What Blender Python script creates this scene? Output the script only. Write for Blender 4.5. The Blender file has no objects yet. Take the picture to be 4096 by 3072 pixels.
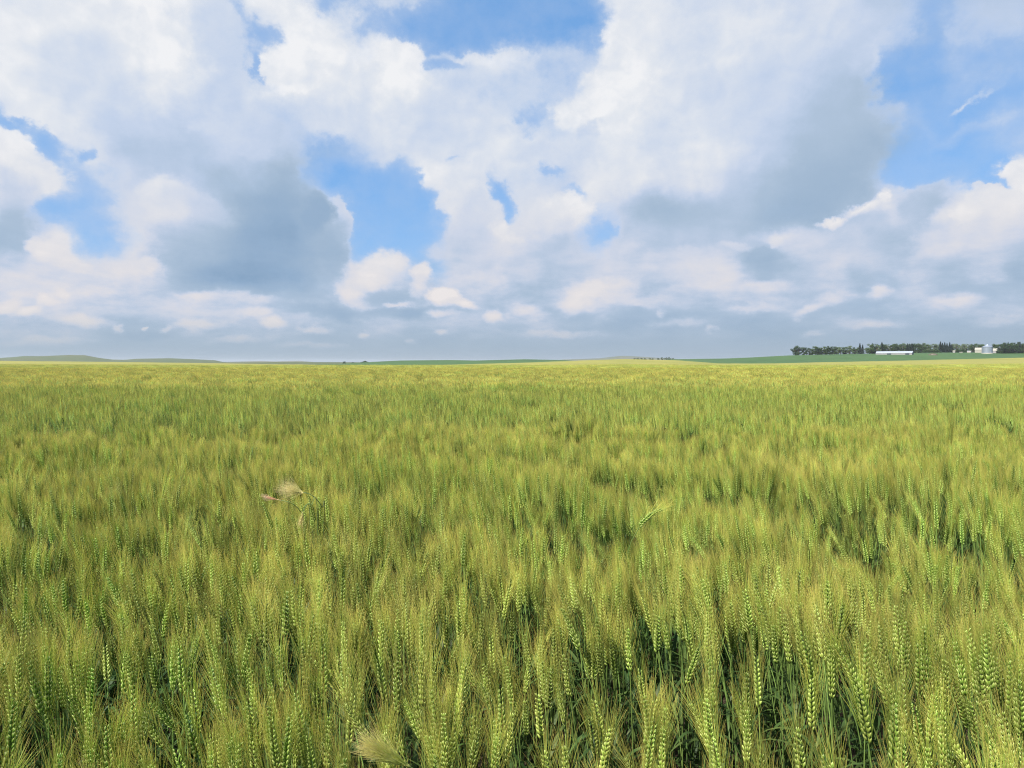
import bpy, math, random
import numpy as np
from mathutils import Vector, Matrix, Euler

S = bpy.context.scene
random.seed(7)
rng = np.random.default_rng(11)

# ------------------------------------------------------------------ camera
CAMZ = 1.50
F = 2924.0                     # focal length in pixels of the 4096 wide photo
PITCH = math.atan(86.0 / F)
cam = bpy.data.cameras.new('camera')
cam.sensor_width = 36.0
cam.lens = 36.0 * F / 4096.0
cam.clip_start = 0.05
cam.clip_end = 60000.0
camo = bpy.data.objects.new('camera', cam)
camo.location = (0, 0, CAMZ)
camo.rotation_euler = (math.pi / 2 - PITCH, 0, 0)
S.collection.objects.link(camo)
S.camera = camo

S.view_settings.view_transform = 'Standard'
S.view_settings.look = 'None'
S.view_settings.gamma = 1.0
S.view_settings.exposure = 0.85
S.cycles.use_denoising = True
S.cycles.denoiser = 'OPENIMAGEDENOISE'
S.cycles.denoising_input_passes = 'RGB_ALBEDO_NORMAL'
S.cycles.denoising_prefilter = 'NONE'
S.cycles.pixel_filter_type = 'BLACKMAN_HARRIS'
S.cycles.filter_width = 1.15
S.cycles.max_bounces = 7
S.cycles.diffuse_bounces = 4
S.cycles.transmission_bounces = 5
S.cycles.glossy_bounces = 2
S.cycles.volume_bounces = 0
S.cycles.transparent_max_bounces = 8
S.cycles.caustics_reflective = False
S.cycles.caustics_refractive = False


# ------------------------------------------------------------------ node helper
class NT:
    def __init__(self, tree):
        self.t = tree

    def n(self, kind, **kw):
        nd = self.t.nodes.new(kind)
        for k, v in kw.items():
            setattr(nd, k, v)
        return nd

    def put(self, sock, v):
        if isinstance(v, bpy.types.NodeSocket):
            self.t.links.new(v, sock)
        elif v is not None:
            sock.default_value = v

    def m(self, op, a, b=None, c=None, clamp=False):
        nd = self.n('ShaderNodeMath', operation=op, use_clamp=clamp)
        self.put(nd.inputs[0], a)
        self.put(nd.inputs[1], b)
        self.put(nd.inputs[2], c)
        return nd.outputs[0]

    def vm(self, op, a, b=None, scale=None):
        nd = self.n('ShaderNodeVectorMath', operation=op)
        self.put(nd.inputs[0], a)
        self.put(nd.inputs[1], b)
        if scale is not None:
            self.put(nd.inputs['Scale'], scale)
        return nd.outputs['Value'] if op in ('DOT_PRODUCT', 'LENGTH', 'DISTANCE') else nd.outputs[0]

    def mixc(self, f, a, b, mode='MIX'):
        nd = self.n('ShaderNodeMix', data_type='RGBA', blend_type=mode)
        nd.clamp_factor = True
        self.put(nd.inputs[0], f)
        self.put(nd.inputs[6], a)
        self.put(nd.inputs[7], b)
        return nd.outputs[2]

    def mr(self, v, a, b, c=0.0, d=1.0, smooth=True):
        nd = self.n('ShaderNodeMapRange', interpolation_type='SMOOTHSTEP' if smooth else 'LINEAR')
        nd.clamp = True
        self.put(nd.inputs[0], v)
        self.put(nd.inputs[1], a)
        self.put(nd.inputs[2], b)
        self.put(nd.inputs[3], c)
        self.put(nd.inputs[4], d)
        return nd.outputs[0]

    def noise(self, vec, scale, detail=4.0, rough=0.5, col=False, dist=0.0, lac=2.0):
        nd = self.n('ShaderNodeTexNoise')
        self.put(nd.inputs['Vector'], vec)
        nd.inputs['Scale'].default_value = scale
        nd.inputs['Detail'].default_value = detail
        nd.inputs['Roughness'].default_value = rough
        nd.inputs['Lacunarity'].default_value = lac
        nd.inputs['Distortion'].default_value = dist
        return nd.outputs['Color' if col else 'Fac']

    def comb(self, x, y, z=0.0):
        nd = self.n('ShaderNodeCombineXYZ')
        self.put(nd.inputs[0], x)
        self.put(nd.inputs[1], y)
        self.put(nd.inputs[2], z)
        return nd.outputs[0]

    def ramp(self, f, stops, interp='LINEAR'):
        nd = self.n('ShaderNodeValToRGB')
        cr = nd.color_ramp
        cr.interpolation = interp
        while len(cr.elements) < len(stops):
            cr.elements.new(0.5)
        for i, (p, c) in enumerate(stops):
            cr.elements[i].position = p
        for i, (p, c) in enumerate(stops):
            cr.elements[i].color = (*c, 1.0) if len(c) == 3 else c
        self.put(nd.inputs[0], f)
        return nd.outputs[0]


def lin(r, g, b):
    f = lambda c: (c / 255 / 12.92) if c / 255 <= 0.04045 else ((c / 255 + 0.055) / 1.055) ** 2.4
    return (f(r), f(g), f(b))


# ------------------------------------------------------------------ sky
SUN_AZ = math.radians(228.0)      # clockwise from +Y: behind and to the left of the camera
SUN_EL = math.radians(50.0)
world = bpy.data.worlds.new('World')
S.world = world
world.use_nodes = True
wt = NT(world.node_tree)
for nd in list(world.node_tree.nodes):
    world.node_tree.nodes.remove(nd)

# coarse chart of the cloud cover over azimuth and elevation, thickness and brightness 0..9
DEN = ['88889976884565000049999999874688',
       '88888975387530000029999999873466',
       '88788876599685585669999999822443',
       '99888887699999998879999999811213',
       '39988888769999985699999999963134',
       '93488888874688999899999999962125',
       '99748888881117877799999999723428',
       '73239999998101948969999997998899',
       '87826999999113999949999899999999',
       '88999999998985789999999999989999',
       '99999999999999999999999999999999',
       '99999999999999999999999999999999',
       '99999999999999999999999999999999']
BRI = ['88889987887777777778877777656555',
       '88888977798777777788878877666665',
       '88778986799898788779878776666666',
       '98777876898898788799877765455666',
       '78866667668786777798777754456666',
       '97775556655677787778788643336666',
       '68876554437778877687787422366669',
       '66677874225667877875333222584788',
       '46988542115666687666555676655776',
       '67777521138975674566677456655554',
       '77765666554655555675555655565555',
       '65544555555554555544444444444444',
       '44444444444444444444444444444444']
tc = wt.n('ShaderNodeTexCoord')
dirv = tc.outputs['Generated']
sp = wt.n('ShaderNodeSeparateXYZ')
wt.put(sp.inputs[0], dirv)
X, Y, Z = sp.outputs[0], sp.outputs[1], sp.outputs[2]
az = wt.m('ARCTAN2', X, Y)
el = wt.m('ARCSINE', Z)
# two fixed grains of noise, the finer one taking over towards the horizon where the clouds are far away
nv = wt.comb(az, wt.m('MULTIPLY', el, 1.15), 0.0)
nvl = wt.comb(wt.m('MULTIPLY', az, 1.7), wt.m('MULTIPLY', el, 4.2), 3.0)
lo = wt.mr(el, 0.24, 0.03)
w1 = wt.vm('SUBTRACT', wt.noise(nv, 6.5, 5.0, 0.55, col=True), (0.5, 0.5, 0.5))
w2 = wt.vm('SUBTRACT', wt.noise(nvl, 9.0, 5.0, 0.6, col=True), (0.5, 0.5, 0.5))
amp = wt.mr(el, 0.0, 0.30, 0.35, 1.0, smooth=False)
w3 = wt.vm('SUBTRACT', wt.noise(nv, 24.0, 5.0, 0.62, col=True), (0.5, 0.5, 0.5))
wsum = wt.vm('ADD', wt.vm('SCALE', w1, scale=wt.m('MULTIPLY', amp, 0.055)), wt.vm('SCALE', w2, scale=wt.m('MULTIPLY', lo, 0.022)))
wsum = wt.vm('ADD', wsum, wt.vm('SCALE', w3, scale=wt.m('MULTIPLY', amp, 0.07)))
ws = wt.n('ShaderNodeSeparateXYZ')
wt.put(ws.inputs[0], wsum)
azw = wt.m('ADD', az, ws.outputs[0])
elw = wt.m('ADD', el, wt.m('MULTIPLY', ws.outputs[1], 0.7))
AZ0, AZ1 = math.atan(-2048 / F), math.atan(2044 / F)
EL1 = math.atan(1450 / F)
# columns are even in tan(azimuth): fold the chart so that the rest of the sky carries the same cover
ta = wt.m('TANGENT', wt.m('MAXIMUM', wt.m('MINIMUM', azw, 1.2), -1.2))
u = wt.m('MULTIPLY_ADD', ta, F / 4092.0, 2048 / 4092.0)
u = wt.m('PINGPONG', u, 1.0)
# the chart's rows are heights in the picture plane: tan(el)/cos(az)
cosaz = wt.m('MAXIMUM', wt.m('COSINE', wt.m('MAXIMUM', wt.m('MINIMUM', azw, 1.2), -1.2)), 0.3)
tv = wt.m('DIVIDE', wt.m('TANGENT', wt.m('MAXIMUM', wt.m('MINIMUM', elw, 1.3), -0.05)), cosaz)
row = wt.m('MULTIPLY_ADD', tv, -F / 120.0, 1450 / 120.0)
row = wt.m('ABSOLUTE', row)
row = wt.m('PINGPONG', row, 12.0)
acc = None
for i in range(13):
    stops = []
    for j in range(32):
        stops.append((j / 31.0, (int(DEN[i][j]) / 9.0, int(BRI[i][j]) / 9.0, 0.0)))
    c = wt.ramp(u, stops, 'B_SPLINE' if i > 9 else 'CARDINAL')
    acc = c if acc is None else wt.mixc(wt.mr(row, i - 1.0, float(i)), acc, c)
# single clouds, heads, gaps and shaded bellies: x, y, half width, half height, turn, thickness, brightness, strength, edge
SPOTS = [
 (985,130,35,170,-18,.25,.7,.8,.3),(1030,270,32,60,0,.1,.7,.9,.3),(1250,250,150,120,-10,1,.97,1,.6),(1110,300,70,70,0,1,.95,1,.6),(1640,260,70,90,10,1,.98,1,.5),
 (1790,262,75,22,5,.25,.8,.8,.4),(1830,662,62,26,5,.0,.7,1,.4),(2012,800,46,95,-12,.0,.7,1,.6),(2290,765,62,26,0,.1,.7,.9,.4),
 (2430,925,50,34,10,.2,.7,.8,.5),(345,618,32,40,0,.2,.7,.9,.4),(2110,500,55,60,20,.35,.7,.8,.3),(2190,410,40,70,30,.4,.75,.7,.3),
 (2180,690,50,20,0,.35,.7,.8,.3),(1700,150,80,60,-30,.2,.7,.6,.3),
 (2365,365,75,60,-20,1,1,1,.6),(2460,240,90,120,0,1,.95,.8,.4),(2285,455,75,65,0,1,.95,1,.6),(2400,470,70,70,0,1,1,.9,.4),(2352,520,42,40,0,1,.72,.9,.5),
 (2470,560,120,90,20,1,.9,.6,.2),(2860,640,190,150,0,1,.84,.35,.0),(2430,730,90,80,0,1,.88,.8,.2),(2600,640,40,120,0,1,.72,.5,.1),
 (3330,420,120,200,8,1,.50,.6,.05),(3200,780,330,110,-8,1,.33,.8,.0),(3250,560,170,150,0,1,.48,.6,.0),(2800,880,280,90,-4,1,.44,.6,.0),(2960,780,230,130,-20,1,.62,.65,.0),(3060,480,150,190,10,1,.66,.6,.0),
 (3860,425,95,17,-38,.62,.85,.9,.2),(3900,525,230,36,-20,.55,.72,.8,.2),(3690,540,70,40,10,.5,.7,.8,.2),(3800,700,160,40,-12,.16,.6,.8,.3),(3640,300,70,90,0,.20,.6,.8,.3),(3880,330,230,60,-25,.50,.70,.8,.1),(4000,580,150,60,-15,.52,.68,.8,.1),(3780,480,60,90,-20,.30,.7,.7,.1),
 (4050,690,90,60,-20,1,.97,1,.5),(3980,800,120,60,-5,1,.9,1,.5),(3900,835,60,45,0,1,.93,1,.6),(3960,745,70,22,8,.1,.6,.9,.5),(3650,830,110,70,0,1,.50,.8,.3),
 (2270,830,95,62,-10,1,.94,1,.6),(2180,900,120,70,0,1,.84,.8,.3),(2230,985,160,50,0,1,.55,.7,.2),(2000,925,34,46,0,1,1,1,.7),(2055,965,50,28,0,1,.92,1,.6),
 (1870,720,95,80,30,1,.85,1,.6),(1900,860,95,110,25,1,.72,.9,.5),(1900,1010,110,90,0,1,.66,.9,.3),(1740,1010,70,40,20,.75,.66,.9,.5),
 (1445,940,90,150,0,.10,.6,1,.5),(1600,850,140,200,0,.05,.6,1,.3),
 (1530,1085,105,78,0,1,1,1,.75),(1388,1110,42,70,10,1,.95,1,.7),(1420,1185,60,40,30,1,.8,1,.5),(1690,1105,44,46,0,1,1,1,.7),(1690,1160,40,50,0,1,.72,.9,.4),
 (1785,1188,60,40,15,1,.98,1,.7),(1865,1215,55,20,8,1,.8,.9,.5),(1605,1218,60,20,-5,1,.85,.9,.5),(1540,1190,120,34,0,1,.52,.8,.3),(1640,1250,200,22,0,1,.42,.8,.3),
 (1370,850,34,60,-10,.9,.72,1,.6),(1365,950,40,90,0,.8,.6,.9,.5),(1270,860,60,90,0,1,.17,1,.7),(1120,1040,260,120,8,1,.17,.85,.15),(800,960,180,110,15,1,.50,.6,.0),(1330,1010,60,120,-5,1,.3,.8,.4),
 (720,800,190,62,18,1,.82,.9,.5),(640,770,70,40,10,1,.92,.8,.4),(520,850,90,60,0,1,.78,.9,.5),(505,950,46,56,0,1,.85,.9,.5),(860,860,120,60,20,1,.6,.7,.2),
 (930,500,70,45,-10,1,.82,.8,.3),(820,510,40,30,0,1,.78,.7,.3),(1060,520,90,40,20,.9,.66,.7,.3),
 (225,1000,82,50,0,1,.97,1,.7),(310,1045,66,40,10,1,.92,1,.6),(430,1085,110,30,5,1,.82,1,.5),(560,1070,70,35,0,1,.85,1,.5),(330,1120,260,30,4,1,.7,.8,.3),
 (80,640,130,90,30,1,.95,1,.6),(210,720,80,50,20,1,.9,1,.5),(60,900,90,110,0,1,.42,.8,.3),(60,780,80,60,0,1,.6,.7,.2),
 (215,590,110,42,38,.22,.75,1,.5),(60,505,80,24,20,.2,.75,1,.5),(330,720,80,60,30,.34,.7,.9,.3),(430,900,120,120,0,.30,.74,.9,.2),(2000,360,260,120,0,.66,.74,.95,.3),(1950,225,200,24,3,.75,.88,.8,.3),(2250,300,110,90,0,.60,.72,.9,.3),(2020,60,330,110,0,.0,.7,1,.6),(3900,260,200,120,-20,.45,.66,.8,.2),
 (120,1258,62,26,8,1,.9,.9,.5),(190,1220,46,22,0,1,.86,.8,.4),(262,1188,42,28,0,1,.84,.7,.4),(40,1232,55,24,-15,1,.84,.8,.4),(480,1318,26,24,0,1,.76,.7,.4),(592,1302,14,11,0,1,.78,.7,.5),
 (560,1340,140,26,0,1,.36,.7,.3),(670,1312,22,26,0,1,.74,.6,.4),(1110,1302,66,28,15,1,.76,.8,.4),(1040,1250,80,22,0,1,.72,.6,.3),(1275,1332,56,24,0,1,.72,.7,.4),
 (1340,1250,150,32,4,1,.33,.8,.3),(1462,1335,28,18,0,1,.74,.7,.4),(1655,1362,22,15,0,1,.7,.7,.4),(1770,1335,36,13,0,1,.68,.7,.4),(1962,1268,36,28,0,1,.76,.7,.4),
 (2335,1195,95,62,-15,1,.80,.8,.4),(2390,1150,60,40,0,1,.80,.7,.4),(2120,1255,95,36,12,1,.74,.7,.3),(2500,1148,75,44,0,1,.74,.7,.3),(2645,1252,26,20,0,1,.70,.6,.4),
 (2780,1080,70,36,0,1,.76,.7,.3),(2690,1120,120,30,0,1,.72,.6,.3),(3040,1022,84,52,10,1,.42,.9,.6),(3105,965,32,42,-25,1,.86,.9,.5),(2950,985,90,22,0,1,.78,.8,.3),(3200,1000,80,60,0,1,.72,.7,.3),
 (3300,1120,120,50,0,1,.55,.6,.2),(3510,1168,62,32,-10,1,.74,.8,.4),(3245,1238,76,24,-12,1,.72,.7,.3),(3430,1110,60,60,20,1,.48,.7,.3),(3760,1000,120,60,-15,1,.82,.8,.3),(3900,1160,170,36,0,1,.48,.6,.3),
 (2845,1318,30,15,0,1,.66,.6,.4),(3250,1330,60,12,-5,1,.62,.6,.3),
 (3420,858,90,34,-22,1,.95,1,.6),(3508,806,34,26,0,1,1,1,.6),(3315,905,48,20,5,1,.98,1,.6),(3480,905,90,40,-20,1,.55,.8,.3),
 (940,420,90,150,-10,.8,.66,.8,.2),(930,180,120,160,0,.85,.68,.7,.2),(3920,90,190,120,-20,.78,.60,.9,.2),(3600,120,110,120,0,.70,.60,.7,.2),(3720,160,60,70,0,.42,.6,.7,.2),(620,40,150,50,25,1,1,.8,.3),(700,170,60,110,-25,1,.95,.6,.2),(40,370,70,60,0,1,.95,.7,.3),(230,500,60,30,25,1,.9,.7,.3),
]
SPOTS += [
 (1330,330,120,90,10,1,.90,.7,.1),(1300,470,170,60,8,1,.74,.7,.0),(1700,470,220,80,10,1,.76,.7,.0),(1480,360,40,90,20,1,.80,.6,.0),
 (2480,420,130,130,0,1,.94,.6,.1),(2620,150,150,120,0,1,.86,.6,.0),(2700,420,110,110,0,1,.86,.5,.0),(2540,700,90,90,10,1,.88,.8,.3),(2700,740,110,80,0,1,.82,.5,.0),
(3050,300,160,140,0,1,.74,.6,.0),
 (1740,720,60,60,0,1,.94,.8,.5),(1800,830,70,50,0,1,.84,.7,.4),(1960,860,60,60,0,1,.80,.7,.3),
 (2280,800,60,45,0,1,.98,.8,.6),(2330,850,40,50,0,1,.95,.7,.6),(2120,1090,90,50,0,1,.72,.7,.3),
 (150,980,40,30,0,1,.98,.8,.6),(360,1075,50,28,0,1,.95,.8,.6),(620,1060,50,26,0,1,.88,.8,.5),(60,1110,70,30,0,1,.74,.7,.3),(420,1160,110,30,0,1,.74,.6,.3),(800,1180,120,26,5,1,.74,.6,.3),(1000,1190,120,24,5,1,.72,.6,.3),
 (3760,880,70,40,-20,1,.88,.8,.5),(3860,860,50,36,0,1,.95,.8,.6),(4020,900,70,50,0,1,.90,.8,.4),(3700,960,60,40,0,1,.80,.7,.4),(3560,980,70,60,0,1,.55,.6,.3),
 (2880,1130,90,40,0,1,.76,.7,.3),(3060,1150,110,34,0,1,.70,.6,.3),(2760,1010,60,26,0,1,.74,.6,.3),(2520,1010,50,40,0,1,.78,.7,.3),(2600,1060,50,30,0,1,.76,.6,.3),
]
SPOTS += [
 (330,1290,120,26,4,1,.74,.7,.2),(800,1290,130,26,0,1,.70,.7,.2),(950,1360,120,16,0,1,.68,.7,.2),(1250,1385,160,14,0,1,.66,.6,.2),(200,1370,170,18,0,1,.68,.7,.2),
 (1780,1260,70,24,0,1,.72,.7,.3),(2250,1340,150,18,0,1,.68,.6,.2),(2560,1200,130,24,0,1,.66,.7,.2),(2700,1290,120,20,0,1,.66,.6,.2),(3000,1240,110,26,0,1,.68,.7,.3),
 (3650,1100,100,44,0,1,.70,.7,.3),(3820,1200,120,30,0,1,.64,.6,.3),(3960,1090,90,50,0,1,.74,.7,.3),(3500,1290,130,22,0,1,.64,.6,.2),(3980,1290,130,24,0,1,.62,.6,.2),(3340,1190,90,30,0,1,.70,.7,.3),
]
qx = wt.m('MULTIPLY_ADD', ta, F, 2048.0)
qy = wt.m('MULTIPLY_ADD', tv, -F, 1450.0)
qv = wt.comb(qx, qy, 0.0)
for (sx0, sy0, srx, sry, srot, sden, sbri, sstr, sedge) in SPOTS:
    if sy0 > 1130:                      # far puffs stand out a little more
        sbri = 0.6 + (sbri - 0.6) * 1.25 + (0.11 if sbri > 0.6 else 0.0)
        sstr = min(1.0, sstr * 1.25)
    mp_ = wt.n('ShaderNodeMapping', vector_type='TEXTURE')
    mp_.inputs['Location'].default_value = (sx0, sy0, 0)
    mp_.inputs['Rotation'].default_value = (0, 0, math.radians(srot))
    mp_.inputs['Scale'].default_value = (srx * 1.12, sry * 1.12, 1)
    # (the third channel of the chart is always 0; this keeps the spots in order)
    ch = wt.n('ShaderNodeVectorMath', operation='MULTIPLY_ADD')
    wt.put(ch.inputs[0], acc)
    ch.inputs[1].default_value = (0, 0, 1)
    wt.put(ch.inputs[2], qv)
    wt.put(mp_.inputs[0], ch.outputs[0])
    if sden < 0.5:                      # gaps are veiled and soft
        sden, sedge = 0.16 + 0.62 * sden, sedge * 0.45
    wgt = wt.mr(wt.vm('LENGTH', mp_.outputs[0]), 1.35 - 0.25 * sedge, 0.72 * sedge, 0.0, sstr)
    if sbri >= 0.78 and sden >= 0.9 and sedge >= 0.3:      # heads: sharp on the sunlit upper left, melting away to the lower right
        ca, sa = math.cos(math.radians(srot)), math.sin(math.radians(srot))
        lx, ly = 0.55, 0.85
        g_ = wt.vm('DOT_PRODUCT', mp_.outputs[0], ((lx * ca + ly * sa), (-lx * sa + ly * ca), 0))
        wgt = wt.m('MULTIPLY', wgt, wt.mr(g_, 1.15, -0.35, 0.0, 1.0))
    acc = wt.mixc(wgt, acc, (sden, sbri, 0, 1))
sc = wt.n('ShaderNodeSeparateColor')
wt.put(sc.inputs[0], acc)
den0, bri0 = sc.outputs[0], sc.outputs[1]


def billow(vec, sc_, det):
    """rounded cauliflower heads: folded noise"""
    n_ = wt.noise(vec, sc_, det, 0.52)
    return wt.m('ABSOLUTE', wt.m('MULTIPLY_ADD', n_, 2.0, -1.0))


wv = wt.vm('ADD', nv, wt.vm('SCALE', w1, scale=0.05))
off = (-0.010, 0.012, 0.0)
b1 = billow(wv, 13.0, 4.0)
b2 = billow(wt.vm('ADD', wv, off), 13.0, 4.0)
l1 = billow(nvl, 11.0, 4.0)
l2 = billow(wt.vm('ADD', nvl, (-0.016, 0.03, 0.0)), 11.0, 4.0)
relief = wt.m('ADD', wt.m('MULTIPLY', wt.m('SUBTRACT', b1, b2), wt.m('SUBTRACT', 1.0, wt.m('MULTIPLY', lo, 0.8))),
              wt.m('MULTIPLY', wt.m('SUBTRACT', l1, l2), lo))       # lit from the upper left
fb = wt.noise(nv, 8.0, 7.0, 0.58)
fbl = wt.noise(nvl, 6.0, 6.0, 0.58)
den = wt.m('ADD', den0, wt.m('MULTIPLY', wt.m('SUBTRACT', fb, 0.5), 0.42))
den = wt.m('ADD', den, wt.m('MULTIPLY', wt.m('SUBTRACT', fbl, 0.5), wt.m('MULTIPLY', lo, 0.5)))
den = wt.m('ADD', den, wt.m('MULTIPLY', wt.m('SUBTRACT', 0.22, b1), 0.22))
den = wt.m('ADD', den, wt.m('MULTIPLY', wt.m('SUBTRACT', wt.noise(nv, 38.0, 4.0, 0.62), 0.5), 0.34))
# edges are crisp in places and feathered in others
soft = wt.mr(wt.noise(nv, 3.3, 2.0, 0.5), 0.38, 0.62, 0.13, 0.50)
mask_crisp = wt.mr(den, wt.m('SUBTRACT', 0.60, soft), wt.m('ADD', 0.60, soft))
mask_soft = wt.mr(den, 0.02, 0.85, smooth=False)
alpha = wt.m('ADD', wt.m('MULTIPLY', mask_crisp, 0.36), wt.m('MULTIPLY', mask_soft, 0.64))
bri = wt.m('ADD', bri0, wt.m('MULTIPLY', wt.m('SUBTRACT', fb, 0.5), 0.08))
bri = wt.m('ADD', bri, wt.m('MULTIPLY', wt.m('MULTIPLY', wt.m('SUBTRACT', fbl, 0.47), wt.m('MULTIPLY', lo, wt.mr(el, 0.0, 0.04))), 0.8))
# relief shows on the thick bright heads, hardly at all on the flat grey bases
bri = wt.m('ADD', bri, wt.m('MULTIPLY', relief, wt.mr(bri0, 0.3, 0.9, 0.05, 0.26)))
# bright rims where cloud meets blue
rim = wt.m('MULTIPLY', wt.mr(den, 0.50, 0.64), wt.mr(den, 1.0, 0.66))
bri = wt.m('ADD', bri, wt.m('MULTIPLY', rim, 0.07))
bri = wt.m('ADD', bri, wt.mr(el, 0.24, 0.06, 0.0, -0.09))
CLC = [(0.0, lin(132, 162, 193)), (0.14, lin(147, 174, 203)), (0.30, lin(160, 183, 208)), (0.45, lin(172, 192, 215)),
       (0.56, lin(183, 201, 226)), (0.68, lin(197, 211, 234)), (0.80, lin(212, 221, 236)), (0.92, lin(228, 232, 239)), (1.0, lin(241, 242, 245))]
ccol = wt.ramp(bri, CLC)
# low clouds are seen through warm air
warm = wt.mr(el, 0.30, 0.05)
ccol = wt.mixc(wt.m('MULTIPLY', wt.m('MULTIPLY', warm, wt.mr(bri, 0.42, 0.85)), 0.62), ccol, (*lin(232, 222, 219), 1))

sky = wt.n('ShaderNodeTexSky', sky_type='NISHITA')
sky.sun_disc = False
sky.sun_elevation = SUN_EL
sky.sun_rotation = SUN_AZ
sky.altitude = 300
sky.air_density = 1.0
sky.dust_density = 0.6
sky.ozone_density = 2.0
bg1 = wt.n('ShaderNodeBackground')
skyc = wt.mixc(1.0, sky.outputs[0], (1.15, 1.30, 1.42, 1), 'MULTIPLY')
wt.put(bg1.inputs[0], wt.mixc(0.72, skyc, (*[c_ * 6.7 for c_ in lin(112, 166, 224)], 1)))
bg1.inputs[1].default_value = 0.084
bg2 = wt.n('ShaderNodeBackground')
wt.put(bg2.inputs[0], ccol)
bg2.inputs[1].default_value = 0.555
mx = wt.n('ShaderNodeMixShader')
wt.put(mx.inputs[0], alpha)
wt.t.links.new(bg1.outputs[0], mx.inputs[1])
wt.t.links.new(bg2.outputs[0], mx.inputs[2])
# hazy air along the horizon, also below it
bg3 = wt.n('ShaderNodeBackground')
bg3.inputs[0].default_value = (*lin(161, 179, 195), 1)
bg3.inputs[1].default_value = 0.555
mx2 = wt.n('ShaderNodeMixShader')
wt.put(mx2.inputs[0], wt.mr(el, 0.075, -0.01, 0.0, 0.92))
wt.t.links.new(mx.outputs[0], mx2.inputs[1])
wt.t.links.new(bg3.outputs[0], mx2.inputs[2])
wo = wt.n('ShaderNodeOutputWorld')
wt.t.links.new(mx2.outputs[0], wo.inputs[0])
world.cycles.sampling_method = 'MANUAL'
world.cycles.sample_map_resolution = 512

sun = bpy.data.lights.new('sun', 'SUN')
sun.energy = 5.0
sun.angle = math.radians(0.6)
sun.color = (1.0, 0.94, 0.84)
suno = bpy.data.objects.new('sun', sun)
sd = Vector((math.sin(SUN_AZ) * math.cos(SUN_EL), math.cos(SUN_AZ) * math.cos(SUN_EL), math.sin(SUN_EL)))
suno.rotation_euler = sd.to_track_quat('Z', 'Y').to_euler()
suno.location = (-20, -20, 40)
S.collection.objects.link(suno)


# ------------------------------------------------------------------ object helpers
def props(o, label=None, cat=None, group=None, kind=None):
    if label: o['label'] = label
    if cat: o['category'] = cat
    if group: o['group'] = group
    if kind: o['kind'] = kind
    return o


def empty(name, loc, rot=(0, 0, 0)):
    o = bpy.data.objects.new(name, None)
    o.location = loc
    o.rotation_euler = rot
    S.collection.objects.link(o)
    return o


class MB:
    """Collects vertices and faces; t is a 0..1 value per vertex kept as an attribute."""
    def __init__(self):
        self.v, self.f, self.mi, self.t = [], [], [], []

    def add(self, vs, fs, mat=0, t=0.0):
        b = len(self.v)
        self.v.extend([tuple(p) for p in vs])
        self.t.extend(list(t) if hasattr(t, '__len__') else [t] * len(vs))
        for f in fs:
            self.f.append(tuple(i + b for i in f))
            self.mi.append(mat)

    def tube(self, pts, rad, sides=4, mat=0, t=0.0, cap=False):
        pts = [Vector(p) for p in pts]
        n = len(pts)
        d0 = (pts[1] - pts[0]).normalized()
        ref = Vector((0, 0, 1)) if abs(d0.z) < 0.9 else Vector((1, 0, 0))
        vs, tt = [], []
        for i, p in enumerate(pts):
            d = (pts[min(i + 1, n - 1)] - pts[max(i - 1, 0)]).normalized()
            a = d.cross(ref).normalized()
            b = d.cross(a)
            r = rad[i] if hasattr(rad, '__len__') else rad
            for k in range(sides):
                an = 2 * math.pi * k / sides
                vs.append(p + a * (r * math.cos(an)) + b * (r * math.sin(an)))
                tt.append(t[i] if hasattr(t, '__len__') else t)
        fs = []
        for i in range(n - 1):
            for k in range(sides):
                k2 = (k + 1) % sides
                fs.append((i * sides + k, i * sides + k2, (i + 1) * sides + k2, (i + 1) * sides + k))
        if cap:
            fs.append(tuple(range(sides))[::-1])
            fs.append(tuple((n - 1) * sides + k for k in range(sides)))
        self.add(vs, fs, mat, tt)

    def box(self, x0, x1, y0, y1, z0, z1, mat=0, t=0.0):
        vs = [(x, y, z) for z in (z0, z1) for y in (y0, y1) for x in (x0, x1)]
        self.add(vs, [(0, 2, 3, 1), (4, 5, 7, 6), (0, 1, 5, 4), (2, 6, 7, 3), (0, 4, 6, 2), (1, 3, 7, 5)], mat, t)

    def mesh(self, name, mats, smooth=True):
        me = bpy.data.meshes.new(name)
        me.from_pydata(self.v, [], self.f)
        for m in mats: me.materials.append(m)
        if len(mats) > 1:
            me.polygons.foreach_set('material_index', self.mi)
        a = me.attributes.new('t', 'FLOAT', 'POINT')
        a.data.foreach_set('value', self.t)
        if smooth:
            me.polygons.foreach_set('use_smooth', [True] * len(self.f))
        me.update()
        return me

    def obj(self, name, mats, parent=None, smooth=True):
        me = self.mesh(name, mats if isinstance(mats, (list, tuple)) else [mats], smooth)
        o = bpy.data.objects.new(name, me)
        S.collection.objects.link(o)
        if parent is not None: o.parent = parent
        return o


def vnoise(x, y, seed=0):
    """smooth value noise on arrays"""
    xi, yi = np.floor(x), np.floor(y)
    fx, fy = x - xi, y - yi
    fx, fy = fx * fx * (3 - 2 * fx), fy * fy * (3 - 2 * fy)

    def h(a, b):
        v = np.sin(a * 127.1 + b * 311.7 + seed * 74.7) * 43758.5453
        return v - np.floor(v)
    return (h(xi, yi) * (1 - fx) + h(xi + 1, yi) * fx) * (1 - fy) + (h(xi, yi + 1) * (1 - fx) + h(xi + 1, yi + 1) * fx) * fy


# ------------------------------------------------------------------ materials
def mat_new(name):
    m = bpy.data.materials.new(name)
    m.use_nodes = True
    for nd in list(m.node_tree.nodes): m.node_tree.nodes.remove(nd)
    return m, NT(m.node_tree)


def out(nt, shader):
    o = nt.n('ShaderNodeOutputMaterial')
    nt.t.links.new(shader, o.inputs[0])


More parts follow.
